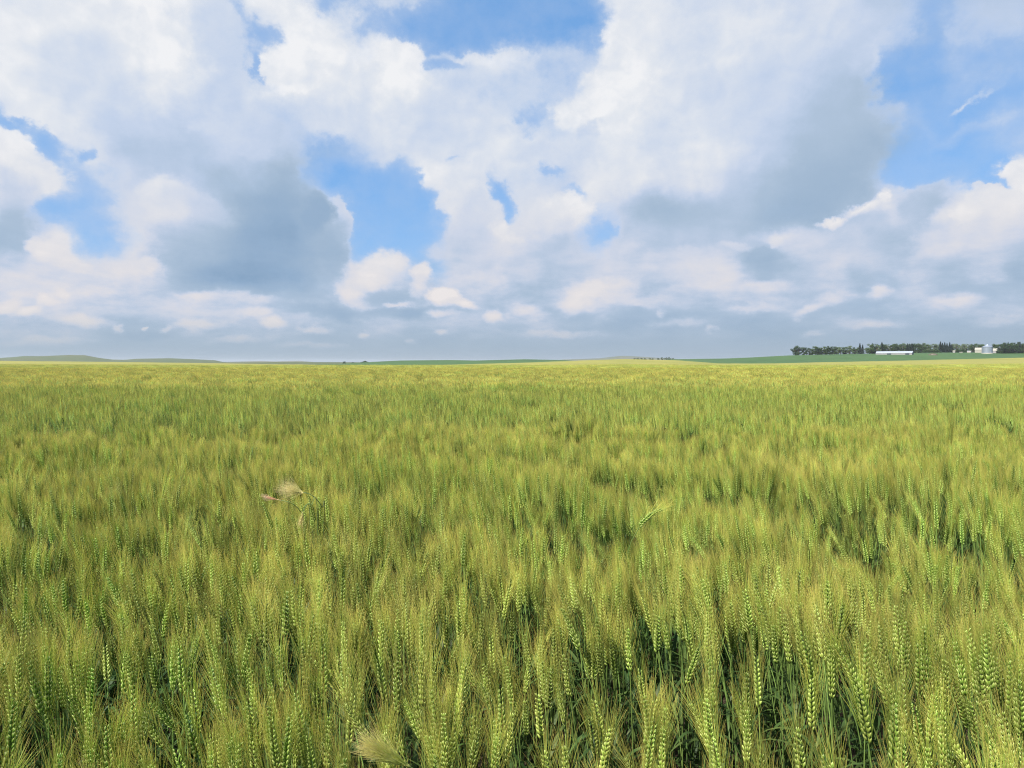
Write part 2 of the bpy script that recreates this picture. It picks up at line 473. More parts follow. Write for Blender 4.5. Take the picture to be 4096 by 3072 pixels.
def plant_mat(name, c0, c1, c2, rough=0.55, spec=0.25, trans=0.3, patch=0.35, yellow=(0.42, 0.36, 0.08), vary=0.35):
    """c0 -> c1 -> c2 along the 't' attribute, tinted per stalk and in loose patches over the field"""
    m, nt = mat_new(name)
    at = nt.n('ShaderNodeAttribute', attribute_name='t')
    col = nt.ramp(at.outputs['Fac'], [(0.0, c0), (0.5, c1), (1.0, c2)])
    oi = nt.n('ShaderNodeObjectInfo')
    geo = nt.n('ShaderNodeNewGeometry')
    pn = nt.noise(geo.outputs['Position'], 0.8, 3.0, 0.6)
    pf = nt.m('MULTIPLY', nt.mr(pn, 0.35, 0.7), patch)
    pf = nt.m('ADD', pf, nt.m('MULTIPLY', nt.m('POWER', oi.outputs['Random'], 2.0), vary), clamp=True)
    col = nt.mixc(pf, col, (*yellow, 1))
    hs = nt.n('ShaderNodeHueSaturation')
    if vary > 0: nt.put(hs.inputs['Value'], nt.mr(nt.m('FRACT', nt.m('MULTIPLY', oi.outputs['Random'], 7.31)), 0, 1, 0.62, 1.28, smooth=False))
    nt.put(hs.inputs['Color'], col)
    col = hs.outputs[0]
    p = nt.n('ShaderNodeBsdfPrincipled')
    nt.put(p.inputs['Base Color'], col)
    p.inputs['Roughness'].default_value = rough
    p.inputs['Specular IOR Level'].default_value = spec
    if trans > 0:
        tr = nt.n('ShaderNodeBsdfTranslucent')
        nt.put(tr.inputs[0], col)
        mx = nt.n('ShaderNodeMixShader')
        mx.inputs[0].default_value = trans
        nt.t.links.new(p.outputs[0], mx.inputs[1])
        nt.t.links.new(tr.outputs[0], mx.inputs[2])
        out(nt, mx.outputs[0])
    else:
        out(nt, p.outputs[0])
    return m


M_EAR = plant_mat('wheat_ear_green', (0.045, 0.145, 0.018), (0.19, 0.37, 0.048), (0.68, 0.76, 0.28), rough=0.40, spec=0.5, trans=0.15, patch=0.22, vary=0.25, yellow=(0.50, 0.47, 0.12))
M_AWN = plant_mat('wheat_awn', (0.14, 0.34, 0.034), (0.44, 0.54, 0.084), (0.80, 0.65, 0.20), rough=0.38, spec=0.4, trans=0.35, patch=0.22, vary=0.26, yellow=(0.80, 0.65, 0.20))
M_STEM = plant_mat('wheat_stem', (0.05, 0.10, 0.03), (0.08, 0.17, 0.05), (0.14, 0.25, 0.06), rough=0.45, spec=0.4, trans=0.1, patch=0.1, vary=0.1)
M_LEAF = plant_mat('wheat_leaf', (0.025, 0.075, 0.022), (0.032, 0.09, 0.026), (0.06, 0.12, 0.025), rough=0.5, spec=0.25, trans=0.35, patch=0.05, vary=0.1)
M_FOX = plant_mat('barley_bristle', (0.50, 0.64, 0.11), (0.80, 0.82, 0.24), (0.88, 0.78, 0.36), rough=0.35, spec=0.5, trans=0.35, patch=0.0, vary=0.0)
M_FLUFF = plant_mat('barley_fluff', (0.55, 0.56, 0.20), (0.76, 0.68, 0.30), (0.82, 0.70, 0.40), rough=0.4, spec=0.4, trans=0.35, patch=0.0, vary=0.0)
M_PINK = plant_mat('barley_pink', (0.40, 0.42, 0.14), (0.72, 0.42, 0.26), (0.85, 0.68, 0.50), rough=0.35, spec=0.5, trans=0.35, patch=0.0, vary=0.0)
WM = [M_EAR, M_AWN, M_STEM, M_LEAF]


def simple_mat(name, c, rough=0.8, metal=0.0, spec=0.3, var=0.25, scale=1.0, c2=None, bump=0.0):
    m, nt = mat_new(name)
    geo = nt.n('ShaderNodeNewGeometry')
    n1 = nt.noise(geo.outputs['Position'], scale, 6.0, 0.62)
    c2 = c2 or tuple(x * (1 - var) for x in c)
    col = nt.mixc(nt.mr(n1, 0.3, 0.7), (*c, 1), (*c2, 1))
    p = nt.n('ShaderNodeBsdfPrincipled')
    nt.put(p.inputs['Base Color'], col)
    p.inputs['Roughness'].default_value = rough
    p.inputs['Metallic'].default_value = metal
    p.inputs['Specular IOR Level'].default_value = spec
    if bump > 0:
        bp = nt.n('ShaderNodeBump')
        bp.inputs['Strength'].default_value = bump
        nt.put(bp.inputs['Height'], n1)
        nt.t.links.new(bp.outputs[0], p.inputs['Normal'])
    out(nt, p.outputs[0])
    return m


# ------------------------------------------------------------------ terrain
def zy(y, D, off=0.0):
    return CAMZ + (1450.0 - np.asarray(y, float)) / F * D - off


P_EDGE = ([-600, 0, 450, 900, 1200, 1500, 1800, 2100, 2350, 2500, 2700, 2800, 2870, 3100, 3300, 3600, 3900, 4096, 4700],
          [1440, 1443, 1447, 1453, 1457, 1462, 1458, 1450, 1440, 1436, 1440, 1447, 1453, 1453, 1448, 1442, 1435, 1430, 1420])
P_GREEN = ([-600, 1200, 1350, 1450, 1500, 1600, 1800, 1900, 2100, 2250, 2320, 2400, 2600, 2700, 2900, 3000, 3150, 3350, 3500, 3700, 3900, 4000, 4096, 4700],
           [1459, 1459, 1456, 1450, 1447, 1442, 1440, 1442, 1437, 1440, 1444, 1446, 1442, 1437, 1434, 1430, 1422, 1417, 1415, 1411, 1410, 1411, 1411, 1405])
P_1700 = ([-600, 800, 900, 1100, 1500, 1700, 4700], [1452, 1452, 1450, 1448, 1449, 1456, 1456])
P_2500 = ([-600, 0, 60, 100, 160, 280, 340, 400, 450, 500, 550, 680, 780, 860, 900, 1000, 4700],
          [1436, 1432, 1428, 1424, 1425, 1420, 1421, 1432, 1438, 1439, 1435, 1433, 1437, 1441, 1449, 1456, 1458])
P_8000 = ([-600, 880, 960, 1050, 1100, 1200, 1260, 1500, 2150, 2250, 2300, 2400, 2450, 2490, 2530, 2600, 2720, 2850, 3000, 4700],
          [1450, 1448, 1446, 1444, 1446, 1443, 1449, 1453, 1452, 1438, 1437, 1433, 1427, 1423, 1425, 1429, 1437, 1440, 1446, 1450])


def zground(px, D):
    """height of the land at column px of the view fan and depth D metres (arrays)"""
    px = np.asarray(px, float); D = np.asarray(D, float)
    ip = lambda P: np.interp(px, P[0], P[1])
    z600 = zy(ip(P_EDGE), 600.0, 0.90)
    right = np.clip((px - 1500) / 700, 0, 1)
    z860 = zy(ip(P_GREEN), 860.0, 0.0)
    farm = np.clip((px - 2900) / 300, 0, 1)
    nodes = [(0, px * 0), (110, px * 0), (165, px * 0 - 0.05), (330, z600 * 0.35 - 0.8 - 0.5 * right), (600, z600), (640, z600 - 0.15), (860, z860),
             (1050, z860 - 3 + 3.3 * farm), (1700, zy(ip(P_1700), 1700.0)), (2500, zy(ip(P_2500), 2500.0)), (3300, px * 0 - 3),
             (4600, zy(ip(P_8000), 4600.0)), (6500, px * 0 - 12), (9000, px * 0 - 14)]
    z = np.zeros(np.broadcast(px, D).shape)
    for (d0, a), (d1, b) in zip(nodes[:-1], nodes[1:]):
        t = np.clip((D - d0) / (d1 - d0), 0, 1)
        t = t * t * (3 - 2 * t)
        z = np.where((D >= d0) & (D <= d1), a + (b - a) * t, z)
    return z


def zxy(x, y):
    return float(zground(2048 + F * x / max(y, 1e-3), y))


def at_px(px, D):
    x = (px - 2048) / F * D
    return Vector((x, D, float(zground(px, D))))


PX0, PX1 = -600.0, 4700.0
fan = np.linspace(PX0, PX1, 480)
fan_az = np.arctan((fan - 2048) / F)
side_az = np.linspace(fan_az[-1], 2 * math.pi + fan_az[0], 70)[1:-1]
ring_az = np.concatenate([fan_az, side_az])
ring_px = np.concatenate([fan, np.interp(side_az, [fan_az[-1], 2 * math.pi + fan_az[0]], [PX1, PX0])])
edge_cos = math.cos(fan_az[-1])


def ring_xy(D):
    front = np.abs(((ring_az + math.pi) % (2 * math.pi)) - math.pi) <= abs(fan_az[0]) + 1e-6
    r = np.where(np.arange(len(ring_az)) < len(fan), D / np.cos(ring_az), 0)
    c0, c1 = math.cos(fan_az[-1]), math.cos(fan_az[0])
    w = np.interp(ring_px, [PX0, PX1], [1 / c1, 1 / c0])
    r = np.where(np.arange(len(ring_az)) < len(fan), D / np.cos(ring_az), D * w)
    return r * np.sin(ring_az), r * np.cos(ring_az)


def sheet(name, Ds, mat, zoff=0.0, kind='structure', cols=None, bumpf=None, label=None):
    n = len(ring_az) if cols is None else cols
    closed = cols is None
    V, Fc = [], []
    for D in Ds:
        x, y = ring_xy(D)
        z = zground(ring_px, np.full(len(ring_az), D)) + zoff
        if bumpf is not None:
            z = z + bumpf(x, y, D)
        V.append(np.stack([x, y, z], 1)[:n])
    V = np.concatenate(V)
    for i in range(len(Ds) - 1):
        for j in range(n if closed else n - 1):
            j2 = (j + 1) % n
            Fc.append((i * n + j, i * n + j2, (i + 1) * n + j2, (i + 1) * n + j))
    me = bpy.data.meshes.new(name)
    me.from_pydata(V.tolist(), [], Fc)
    me.materials.append(mat)
    me.polygons.foreach_set('use_smooth', [True] * len(Fc))
    me.update()
    # faces look up
    o = bpy.data.objects.new(name, me)
    S.collection.objects.link(o)
    o['kind'] = kind
    if label: o['label'] = label
    return o


def geo_steps(a, b, k):
    n = max(2, int(math.ceil(math.log(b / a) / math.log(k))))
    return list(np.geomspace(a, b, n + 1))


m_soil = simple_mat('dark_soil', (0.055, 0.040, 0.025), var=0.45, scale=9.0, rough=0.95, bump=0.3)
m_green = simple_mat('green_crop', (0.046, 0.100, 0.026), scale=0.02, rough=0.9, c2=(0.034, 0.080, 0.024))
m_hill = simple_mat('pasture', (0.072, 0.082, 0.028), scale=0.006, rough=0.95, c2=(0.048, 0.078, 0.028))
m_far = simple_mat('distant_land', (0.13, 0.12, 0.075), scale=0.0012, rough=0.95, c2=(0.05, 0.085, 0.05))
sheet('soil_ground', [0.02, 0.3, 1, 3, 8, 20] + geo_steps(30, 640, 1.12), m_soil)
sheet('green_crop_field', list(np.linspace(640, 1050, 30)), m_green)
sheet('pasture_hills', list(np.linspace(1050, 1700, 12)) + list(np.linspace(1760, 3300, 30)), m_hill)
sheet('distant_hills', list(np.linspace(3300, 6500, 44)) + [7500, 9000], m_far)

# tan track between the wheat and the green crop, on the right
m_track = simple_mat('pale_track', (0.42, 0.33, 0.22), scale=0.2, rough=0.95)
V, Fc = [], []
cols = np.linspace(3780, 4700, 60)
for D, w in ((642, 0), (656, 1)):
    for k, c in enumerate(cols):
        dd = 642 + (D - 642) * min(1, max(0.02, (c - 3780) / 220.0))
        V.append(((c - 2048) / F * dd, dd, float(zground(c, dd)) + 0.03))
for j in range(59):
    Fc.append((j, j + 1, 60 + j + 1, 60 + j))
me = bpy.data.meshes.new('farm_track'); me.from_pydata(V, [], Fc); me.materials.append(m_track)
o = bpy.data.objects.new('farm_track', me); S.collection.objects.link(o); o['kind'] = 'structure'

# ------------------------------------------------------------------ farmstead
m_white = simple_mat('white_painted_steel', (0.34, 0.33, 0.29), rough=0.5, var=0.06, scale=0.5)
m_roofw = simple_mat('pale_metal_roof', (0.31, 0.345, 0.41), rough=0.45, var=0.08, scale=0.3, metal=0.0, spec=0.6)
m_grey = simple_mat('grey_boarding', (0.32, 0.31, 0.33), rough=0.8, var=0.15, scale=0.6)
m_dark = simple_mat('dark_doorway', (0.05, 0.06, 0.09), rough=0.8)
m_gable_shade = simple_mat('shaded_gable', (0.07, 0.10, 0.19), rough=0.6)  # long shed's gable ends: shade away from the sun put into the colour
m_concrete = simple_mat('concrete_pad', (0.60, 0.56, 0.50), rough=0.9, var=0.12)
m_rock = simple_mat('pale_rock', (0.28, 0.26, 0.23), rough=0.9)
m_earth = simple_mat('brown_earth', (0.10, 0.085, 0.062), rough=0.95)

# corrugated galvanised steel
m_galv, nt = mat_new('galvanised_steel')
g = nt.n('ShaderNodeTexCoord')
wv_ = nt.n('ShaderNodeTexWave', wave_type='BANDS', bands_direction='Z')
wv_.inputs['Scale'].default_value = 2.2
nt.put(wv_.inputs['Vector'], g.outputs['Object'])
p = nt.n('ShaderNodeBsdfPrincipled')
p.inputs['Base Color'].default_value = (0.42, 0.47, 0.56, 1)
p.inputs['Metallic'].default_value = 0.75
p.inputs['Roughness'].default_value = 0.38
bp = nt.n('ShaderNodeBump'); bp.inputs['Strength'].default_value = 0.35
nt.put(bp.inputs['Height'], wv_.outputs['Fac'])
nt.t.links.new(bp.outputs[0], p.inputs['Normal'])
out(nt, p.outputs[0])


def gable_building(name, px, D, L, W, wall, rise, theta, label, cat, m_wall, m_roof, m_end, ndoors=0, over=0.25, sink=0.3):
    root = empty(name, at_px(px, D) - Vector((0, 0, sink)), (0, 0, -theta))
    props(root, label, cat)
    H = wall
    b = MB()
    b.add([(-L / 2, -W / 2, 0), (L / 2, -W / 2, 0), (L / 2, W / 2, 0), (-L / 2, W / 2, 0), (-L / 2, -W / 2, H), (L / 2, -W / 2, H), (L / 2, W / 2, H), (-L / 2, W / 2, H)],
          [(0, 1, 5, 4), (2, 3, 7, 6)])
    b.obj('side_wall', m_wall, root, smooth=False)
    for s in (-1, 1):
        b = MB()
        x = s * L / 2
        b.add([(x, -W / 2, 0), (x, W / 2, 0), (x, W / 2, H), (x, 0, H + rise), (x, -W / 2, H)], [(0, 1, 2, 3, 4)])
        b.obj('gable_wall', m_end, root, smooth=False)
    b = MB()
    k = over
    th = 0.12
    dz = rise / (W / 2) * k
    for s in (-1, 1):
        v = [(-L / 2 - k, s * (W / 2 + k), H - dz + 0.02), (L / 2 + k, s * (W / 2 + k), H - dz + 0.02), (L / 2 + k, 0, H + rise + 0.02), (-L / 2 - k, 0, H + rise + 0.02)]
        v2 = [(a, c, z + th) for a, c, z in v]
        b.add(v + v2, [(0, 1, 2, 3), (4, 5, 6, 7), (0, 4, 5, 1), (1, 5, 6, 2), (0, 3, 7, 4)])
    b.obj('roof', m_roof, root, smooth=False)
    for q in range(ndoors):
        b = MB()
        x = -L / 2 + L * (q + 0.5) / ndoors
        w = min(2.0, L / ndoors * 0.3)
        b.box(x - w, x + w, -W / 2 - 0.05, -W / 2 - 0.005, 0, H * 0.82)
        b.obj('door', m_dark if q % 2 else m_grey, root, smooth=False)
    return root


gable_building('livestock_shed', 3577, 800, 35.5, 10.0, 2.2, 2.0, math.radians(38), 'long low white metal livestock shed in front of the shelterbelt trees', 'shed', m_grey, m_roofw, m_gable_shade, ndoors=4, sink=0.9)
gable_building('machine_shed', 3922, 822, 11.0, 9.0, 3.6, 2.3, math.radians(36), 'cream machine shed standing beside and partly behind the steel grain bin', 'shed', m_white, m_white, m_white, ndoors=0)
gable_building('barn', 3979, 812, 8.0, 6.5, 2.9, 2.4, math.radians(64), 'grey-walled barn with a white roof between grain bin and dark trees', 'barn', m_grey, m_white, m_grey)
gable_building('small_shed', 3876, 822, 3.6, 3.0, 1.5, 0.8, math.radians(50), 'tiny cream garden shed with pitched roof under the pale trees', 'shed', m_white, m_grey, m_white)
gable_building('low_shed', 3842, 820, 2.8, 2.0, 0.75, 0.25, math.radians(20), 'very low white flat-roofed shed at the edge of the green crop', 'shed', m_white, m_white, m_white, sink=0.1)
gable_building('pump_house', 3815, 830, 2.2, 2.0, 1.6, 0.7, math.radians(45), 'smallest hut, half in shade beneath the dark spruces', 'hut', m_grey, m_white, m_grey, sink=0.0)

# grain bin
gb = empty('grain_bin', at_px(3947, 800))
props(gb, 'round corrugated steel grain bin with conical roof on a concrete pad', 'grain bin')
R = 5.1
b = MB()
N = 48
b.add([(R * 1.12 * math.cos(2 * math.pi * k / N), R * 1.12 * math.sin(2 * math.pi * k / N), z) for z in (-0.6, 0.35) for k in range(N)],
      [(k, (k + 1) % N, N + (k + 1) % N, N + k) for k in range(N)] + [tuple(N + k for k in range(N))])
b.obj('concrete_base', m_concrete, gb, smooth=False)
b = MB()
b.add([(R * math.cos(2 * math.pi * k / N), R * math.sin(2 * math.pi * k / N), z) for z in (0.35, 7.0) for k in range(N)],
      [(k, (k + 1) % N, N + (k + 1) % N, N + k) for k in range(N)])
wl = b.obj('bin_wall', m_galv, gb)
b = MB()
for q in range(N // 2):
    an = 2 * math.pi * q / (N // 2)
    b.tube([(R * 1.01 * math.cos(an), R * 1.01 * math.sin(an), 0.4), (R * 1.01 * math.cos(an), R * 1.01 * math.sin(an), 6.95)], 0.06, 4)
b.obj('stiffener', m_galv, wl, smooth=False)
b = MB()
rr = [(R * 1.05, 6.95), (R * 0.12, 9.6), (R * 0.12, 9.95), (0.01, 10.05)]
b.add([(r * math.cos(2 * math.pi * k / N), r * math.sin(2 * math.pi * k / N), z) for r, z in rr for k in range(N)],
      [(i * N + k, i * N + (k + 1) % N, (i + 1) * N + (k + 1) % N, (i + 1) * N + k) for i in range(3) for k in range(N)])
b.obj('roof', m_galv, gb)
b = MB()
b.box(-0.5, 0.5, -R - 0.06, -R + 0.2, 0.5, 2.4)
b.obj('door', m_grey, gb, smooth=False)

# rubble mound in the crop
rp = empty('rubble_mound', at_px(3731, 770) - Vector((0, 0, 0.3)))
props(rp, 'brown mound of dug earth with pale rocks at its foot', 'mound')
b = MB()
n1, n2 = 20, 8
vs = []
for i in range(n2 + 1):
    for k in range(n1):
        an = 2 * math.pi * k / n1
        r = 3.6 * (1 - i / n2) * (1 + 0.25 * math.sin(3 * an + 1) + 0.12 * random.random())
        vs.append((r * math.cos(an) * 1.4, r * math.sin(an), 2.2 * (1 - (1 - i / n2) ** 2) * (0.9 + 0.2 * random.random()) if i < n2 else 2.2))
b.add(vs, [(i * n1 + k, i * n1 + (k + 1) % n1, (i + 1) * n1 + (k + 1) % n1, (i + 1) * n1 + k) for i in range(n2) for k in range(n1)])
b.obj('earth_heap', m_earth, rp, smooth=False)
for q in range(7):
    b = MB()
    s = random.uniform(0.35, 0.8)
    c = Vector((random.uniform(-3.2, 1.5), -3.2 + random.uniform(-0.6, 0.6), 0.5))
    ico = [(0, 0, 1), (.9, 0, .4), (.28, .85, .45), (-.7, .5, .4), (-.7, -.5, .45), (.28, -.85, .4), (.7, .5, -.5), (-.28, .85, -.5), (-.9, 0, -.5), (-.28, -.85, -.5), (.7, -.5, -.5)]
    b.add([c + Vector(p) * s * random.uniform(0.8, 1.2) for p in ico], [(0, 1, 2), (0, 2, 3), (0, 3, 4), (0, 4, 5), (0, 5, 1), (1, 6, 2), (2, 6, 7), (2, 7, 3), (3, 7, 8), (3, 8, 4), (4, 8, 9), (4, 9, 5), (5, 9, 10), (5, 10, 1), (1, 10, 6)])
    b.obj('rock', m_rock, rp, smooth=False)

# ------------------------------------------------------------------ trees
def leaf_mat(name, c, c2):
    m, nt = mat_new(name)
    geo = nt.n('ShaderNodeNewGeometry')
    col = nt.mixc(nt.mr(nt.noise(geo.outputs['Position'], 0.45, 3.0, 0.6), 0.35, 0.65), (*c, 1), (*c2, 1))
    d = nt.n('ShaderNodeBsdfDiffuse'); nt.put(d.inputs[0], col)
    tr = nt.n('ShaderNodeBsdfTranslucent'); nt.put(tr.inputs[0], col)
    mx = nt.n('ShaderNodeMixShader'); mx.inputs[0].default_value = 0.25
    nt.t.links.new(d.outputs[0], mx.inputs[1]); nt.t.links.new(tr.outputs[0], mx.inputs[2])
    out(nt, mx.outputs[0])
    return m


m_bark = simple_mat('bark', (0.10, 0.08, 0.06), rough=0.95)
m_l1 = leaf_mat('dark_leaves', (0.042, 0.076, 0.034), (0.060, 0.100, 0.038))
m_l2 = leaf_mat('mid_leaves', (0.075, 0.125, 0.05), (0.10, 0.15, 0.055))
m_l3 = leaf_mat('pale_leaves', (0.13, 0.18, 0.11), (0.16, 0.21, 0.12))
m_l4 = leaf_mat('spruce_needles', (0.030, 0.052, 0.038), (0.044, 0.066, 0.046))


def leaf_quad(b, c, s, r):
    a = Vector((r.gauss(0, 1), r.gauss(0, 1), r.gauss(0, 1))).normalized()
    u_ = a.orthogonal().normalized() * s
    v_ = a.cross(u_).normalized() * s * 0.7
    b.add([c - u_ - v_, c + u_ - v_ * 0.6, c + u_ * 0.8 + v_, c - u_ * 0.7 + v_], [(0, 1, 2, 3)])


def tree_meshes(seed, kind):
    r = random.Random(seed)
    tb = MB(); cb = MB()
    if kind == 'spruce':
        tb.tube([(0, 0, 0), (0, 0, .5), (0, 0, .97)], [.022, .014, .003], 6)
        for k in range(1500):
            h = 0.05 + 0.95 * (r.random() ** 0.8)
            lay = 0.75 + 0.25 * math.cos(h * 70)
            rad = 0.20 * (1 - h) ** 0.85 * lay * (0.35 + 0.65 * r.random() ** 0.4) + 0.005
            an = r.random() * 6.283
            leaf_quad(cb, Vector((rad * math.cos(an), rad * math.sin(an), h - rad * 0.25)), 0.022 * (1.2 - 0.6 * h), r)
    elif kind == 'bush':
        for q in range(4):
            tb.tube([(r.uniform(-.1, .1), r.uniform(-.1, .1), 0), (r.uniform(-.4, .4), r.uniform(-.4, .4), .5)], [.03, .01], 5)
        for k in range(900):
            an = r.random() * 6.283; rr_ = r.random() ** .5
            h = r.random()
            w = math.sin(math.pi * (0.15 + 0.8 * h)) ** .6
            leaf_quad(cb, Vector((.7 * rr_ * w * math.cos(an), .7 * rr_ * w * math.sin(an), 0.05 + .95 * h * (1 - .35 * rr_))), 0.06, r)
    else:
        open_ = kind == 'pale'
        tb.tube([(0, 0, 0), (.01, 0, .3), (-.01, .01, .75)], [.03, .02, .006], 7)
        lobes = []
        for q in range(22 if not open_ else 15):
            h = r.uniform(.08 if not open_ else .25, .93)
            w = (.34 if not open_ else .28) * math.sin(math.pi * min(1, .22 + .72 * h)) ** .6
            an = r.random() * 6.283; rad = w * r.uniform(.3, .95)
            c = Vector((rad * math.cos(an), rad * math.sin(an), h))
            lobes.append((c, r.uniform(.07, .13)))
            tb.tube([(0, 0, max(.12, h - .25)), tuple(c * .6 + Vector((0, 0, h * .38))), tuple(c)], [.012, .008, .003], 5)
        for c, s in lobes:
            for k in range(95 if not open_ else 60):
                d = Vector((r.gauss(0, 1), r.gauss(0, 1), r.gauss(0, .8))).normalized() * s * r.uniform(.45, 1.15)
                leaf_quad(cb, c + d, r.uniform(.014, .026), r)
    return tb, cb


TM = {}
def tree_src(kind, k):
    key = (kind, k)
    if key not in TM:
        tb, cb = tree_meshes(100 + k + len(kind) * 17, kind)
        mat = {'dark': m_l1, 'mid': m_l2, 'pale': m_l3, 'spruce': m_l4, 'bush': m_l1}[kind]
        TM[key] = (tb.mesh('trunk', [m_bark]), cb.mesh('crown', [mat], smooth=False))
    return TM[key]


def tree(name, kind, px, D, hpx, wide, label, group, k=0, sink=0.3):
    p = at_px(px, D)
    H = hpx / F * D + sink
    root = empty(name, p - Vector((0, 0, sink)), (0, 0, random.uniform(0, 6.28)))
    root.scale = (H * wide * 1.15, H * wide * 1.15, H)
    props(root, label, {'spruce': 'spruce tree', 'bush': 'bush'}.get(kind, 'tree'), group)
    tm, cm = tree_src(kind, k)
    for nm, me_ in (('trunk', tm), ('crown', cm)):
        o_ = bpy.data.objects.new(nm, me_); S.collection.objects.link(o_); o_.parent = root
    return root


rt = random.Random(5)
GB = 'shelterbelt trees behind the farmstead'
# row of dark deciduous trees on the left part of the belt
tree('deciduous_tree', 'dark', 3180, 850, 37, 1.15, 'dark tree at the very end of the shelterbelt, beside bare sky', GB, 0)
tree('deciduous_tree', 'dark', 3193, 856, 38, 1.1, 'dark bushy tree, second from the open end of the shelterbelt', GB, 1)
tree('deciduous_tree', 'dark', 3215, 852, 33, 1.25, 'rounded dark tree just before the small gap in the shelterbelt', GB, 2)
xs = np.arange(3236, 3434, 11.5)
for i, x in enumerate(xs):
    base = np.interp(x, P_GREEN[0], P_GREEN[1])
    top = np.interp(x, [3230, 3250, 3330, 3430], [1395, 1389, 1388, 1384])
    kd = ['dark', 'dark', 'mid'][i % 3] if x < 3340 else ['dark', 'mid', 'pale'][i % 3]
    lab = {'dark': 'dark green tree in the even row between the gap and the spruces', 'mid': 'mid-green tree in the even row between the gap and the spruces',
           'pale': 'pale open tree in the even row just before the first spruces'}[kd]
    tree('deciduous_tree', kd, x + rt.uniform(-2, 2), 850 + rt.uniform(-8, 14), base - top + rt.uniform(-5, 4), 1.25 + rt.uniform(-.1, .2), lab, GB, i % 4)
for px, top, nm in ((3438, 1372, 'tall dark spruce, first along the belt from its open end'), (3449, 1378, 'shorter spruce pressed against the first tall one'),
                    (3489, 1373, 'spruce rising behind a rounded tree near the long shed'), (3526, 1368, 'narrow spruce standing above the long shed, highest over its roof')):
    tree('spruce_tree', 'spruce', px, 858, np.interp(px, P_GREEN[0], P_GREEN[1]) - top, 1.1, nm, 'spruces of the shelterbelt', px % 3)
tree('deciduous_tree', 'mid', 3480, 850, 40, 1.1, 'rounded tree beside the gap that follows the first spruces', GB, 3)
tree('deciduous_tree', 'pale', 3463, 905, 26, 1.3, 'low pale tree seen far back through the gap', GB, 1)
for i, x in enumerate(np.arange(3474, 3696, 10.5)):
    if i == 0: continue
    kd = ['dark', 'mid', 'dark', 'pale'][i % 4]
    top = 1375 + rt.uniform(-2, 3)
    if x < 3515: top = 1380
    tree('deciduous_tree', kd, x + rt.uniform(-2, 2), 872 + rt.uniform(-14, 14), 1413.5 - top, 1.1 + rt.uniform(-.1, .2),
         {'dark': 'dark tree behind the long white shed', 'mid': 'mid-green tree behind the long white shed', 'pale': 'pale loose tree behind the long white shed'}[kd], GB, i % 4)
for px, top in ((3628, 1373), (3637, 1374), (3646, 1372), (3760, 1367), (3768, 1372), (3777, 1370), (3786, 1373), (3797, 1370), (3805, 1377)):
    tree('spruce_tree', 'spruce', px, 856, 1411.5 - top, 1.25, 'dark spruce in the tight clump beyond the pale trees' if px > 3700 else 'dark spruce rising behind the right end of the long shed',
         'spruces of the shelterbelt', px % 3)
for i, x in enumerate(np.arange(3700, 3892, 11.0)):
    if 3757 < x < 3808: continue
    tree('deciduous_tree', 'pale', x + rt.uniform(-2, 2), 925 + rt.uniform(-15, 15), 1412 - 1375 + rt.uniform(-3, 3), 1.15,
         'pale open-crowned tree before the spruce clump' if x < 3760 else 'pale open-crowned tree between spruce clump and grain bin', 'pale trees behind the farmyard', i % 4)
for i, x in enumerate((3828, 3850, 3700, 3722, 3742)):
    tree('shrub', 'bush', x, 850, 15 + rt.uniform(-2, 3), 1.2, 'low dark shrub under the pale farmyard trees', 'shrubs under the farmyard trees', i % 2)
for i, x in enumerate((3893, 3904, 3915, 3928, 3940, 3968, 3979, 3990)):
    tree('deciduous_tree', 'dark' if i % 2 == 0 else 'mid', x, 880 + 4 * i, 1411 - 1374.5 + rt.uniform(-2, 2), 1.15,
         'dark tree behind the cream shed and steel bin' if x < 3950 else 'dark tree behind the grey-walled barn', GB, i % 4)
for i, x in enumerate(np.arange(4003, 4330, 9.0)):
    tree('deciduous_tree', 'dark', x + rt.uniform(-2, 2), 800 + rt.uniform(-6, 16), 1413 - 1371.5 + rt.uniform(-4, 3), 1.1 + rt.uniform(-.05, .2),
         'tree of the dense dark plantation beside the barn', 'dense dark trees beside the barn', i % 4)
for px in (4030, 4078):
    tree('spruce_tree', 'spruce', px, 806, 46, 1.0, 'spruce tip poking above the dense dark plantation', 'spruces of the dark plantation', px % 3)
# lone bushes on the far field edge
tree('lone_tree', 'dark', 1378, 1000, 16, 1.3, 'small lone tree on its own at the far field edge', None, 2, sink=0.2)
tree('bush', 'bush', 1412, 1000, 11, 1.5, 'low bush between the lone tree and the wider bush', None, 0, sink=0.1)
tree('bush', 'bush', 1460, 1000, 14, 1.9, 'widest dark bush on the far field edge, before the green crop', None, 1, sink=0.1)
# distant farm trees on the centre horizon
GD = 'far trees beyond the crest of the wheat'
for i, (x, w) in enumerate(((2538, 1.5), (2552, 1.4), (2566, 1.6), (2580, 1.3), (2599, 1.2), (2610, 1.0), (2632, 1.2), (2648, 1.3), (2664, 1.7), (2678, 1.5), (2692, 1.2))):
    D = 1500.0
    t_ = tree('distant_tree', 'mid', x, D, 10, w * 1.15, 'far hazy tree in the small wood beyond the wheat crest', GD, i % 4)
    t_.location.z = CAMZ + (1450 - 1440) / F * D - 1.0
    t_.scale.z = (1441 - (1428 if i in (7, 8, 9) else 1430) + rt.uniform(-1.5, 1)) / F * D

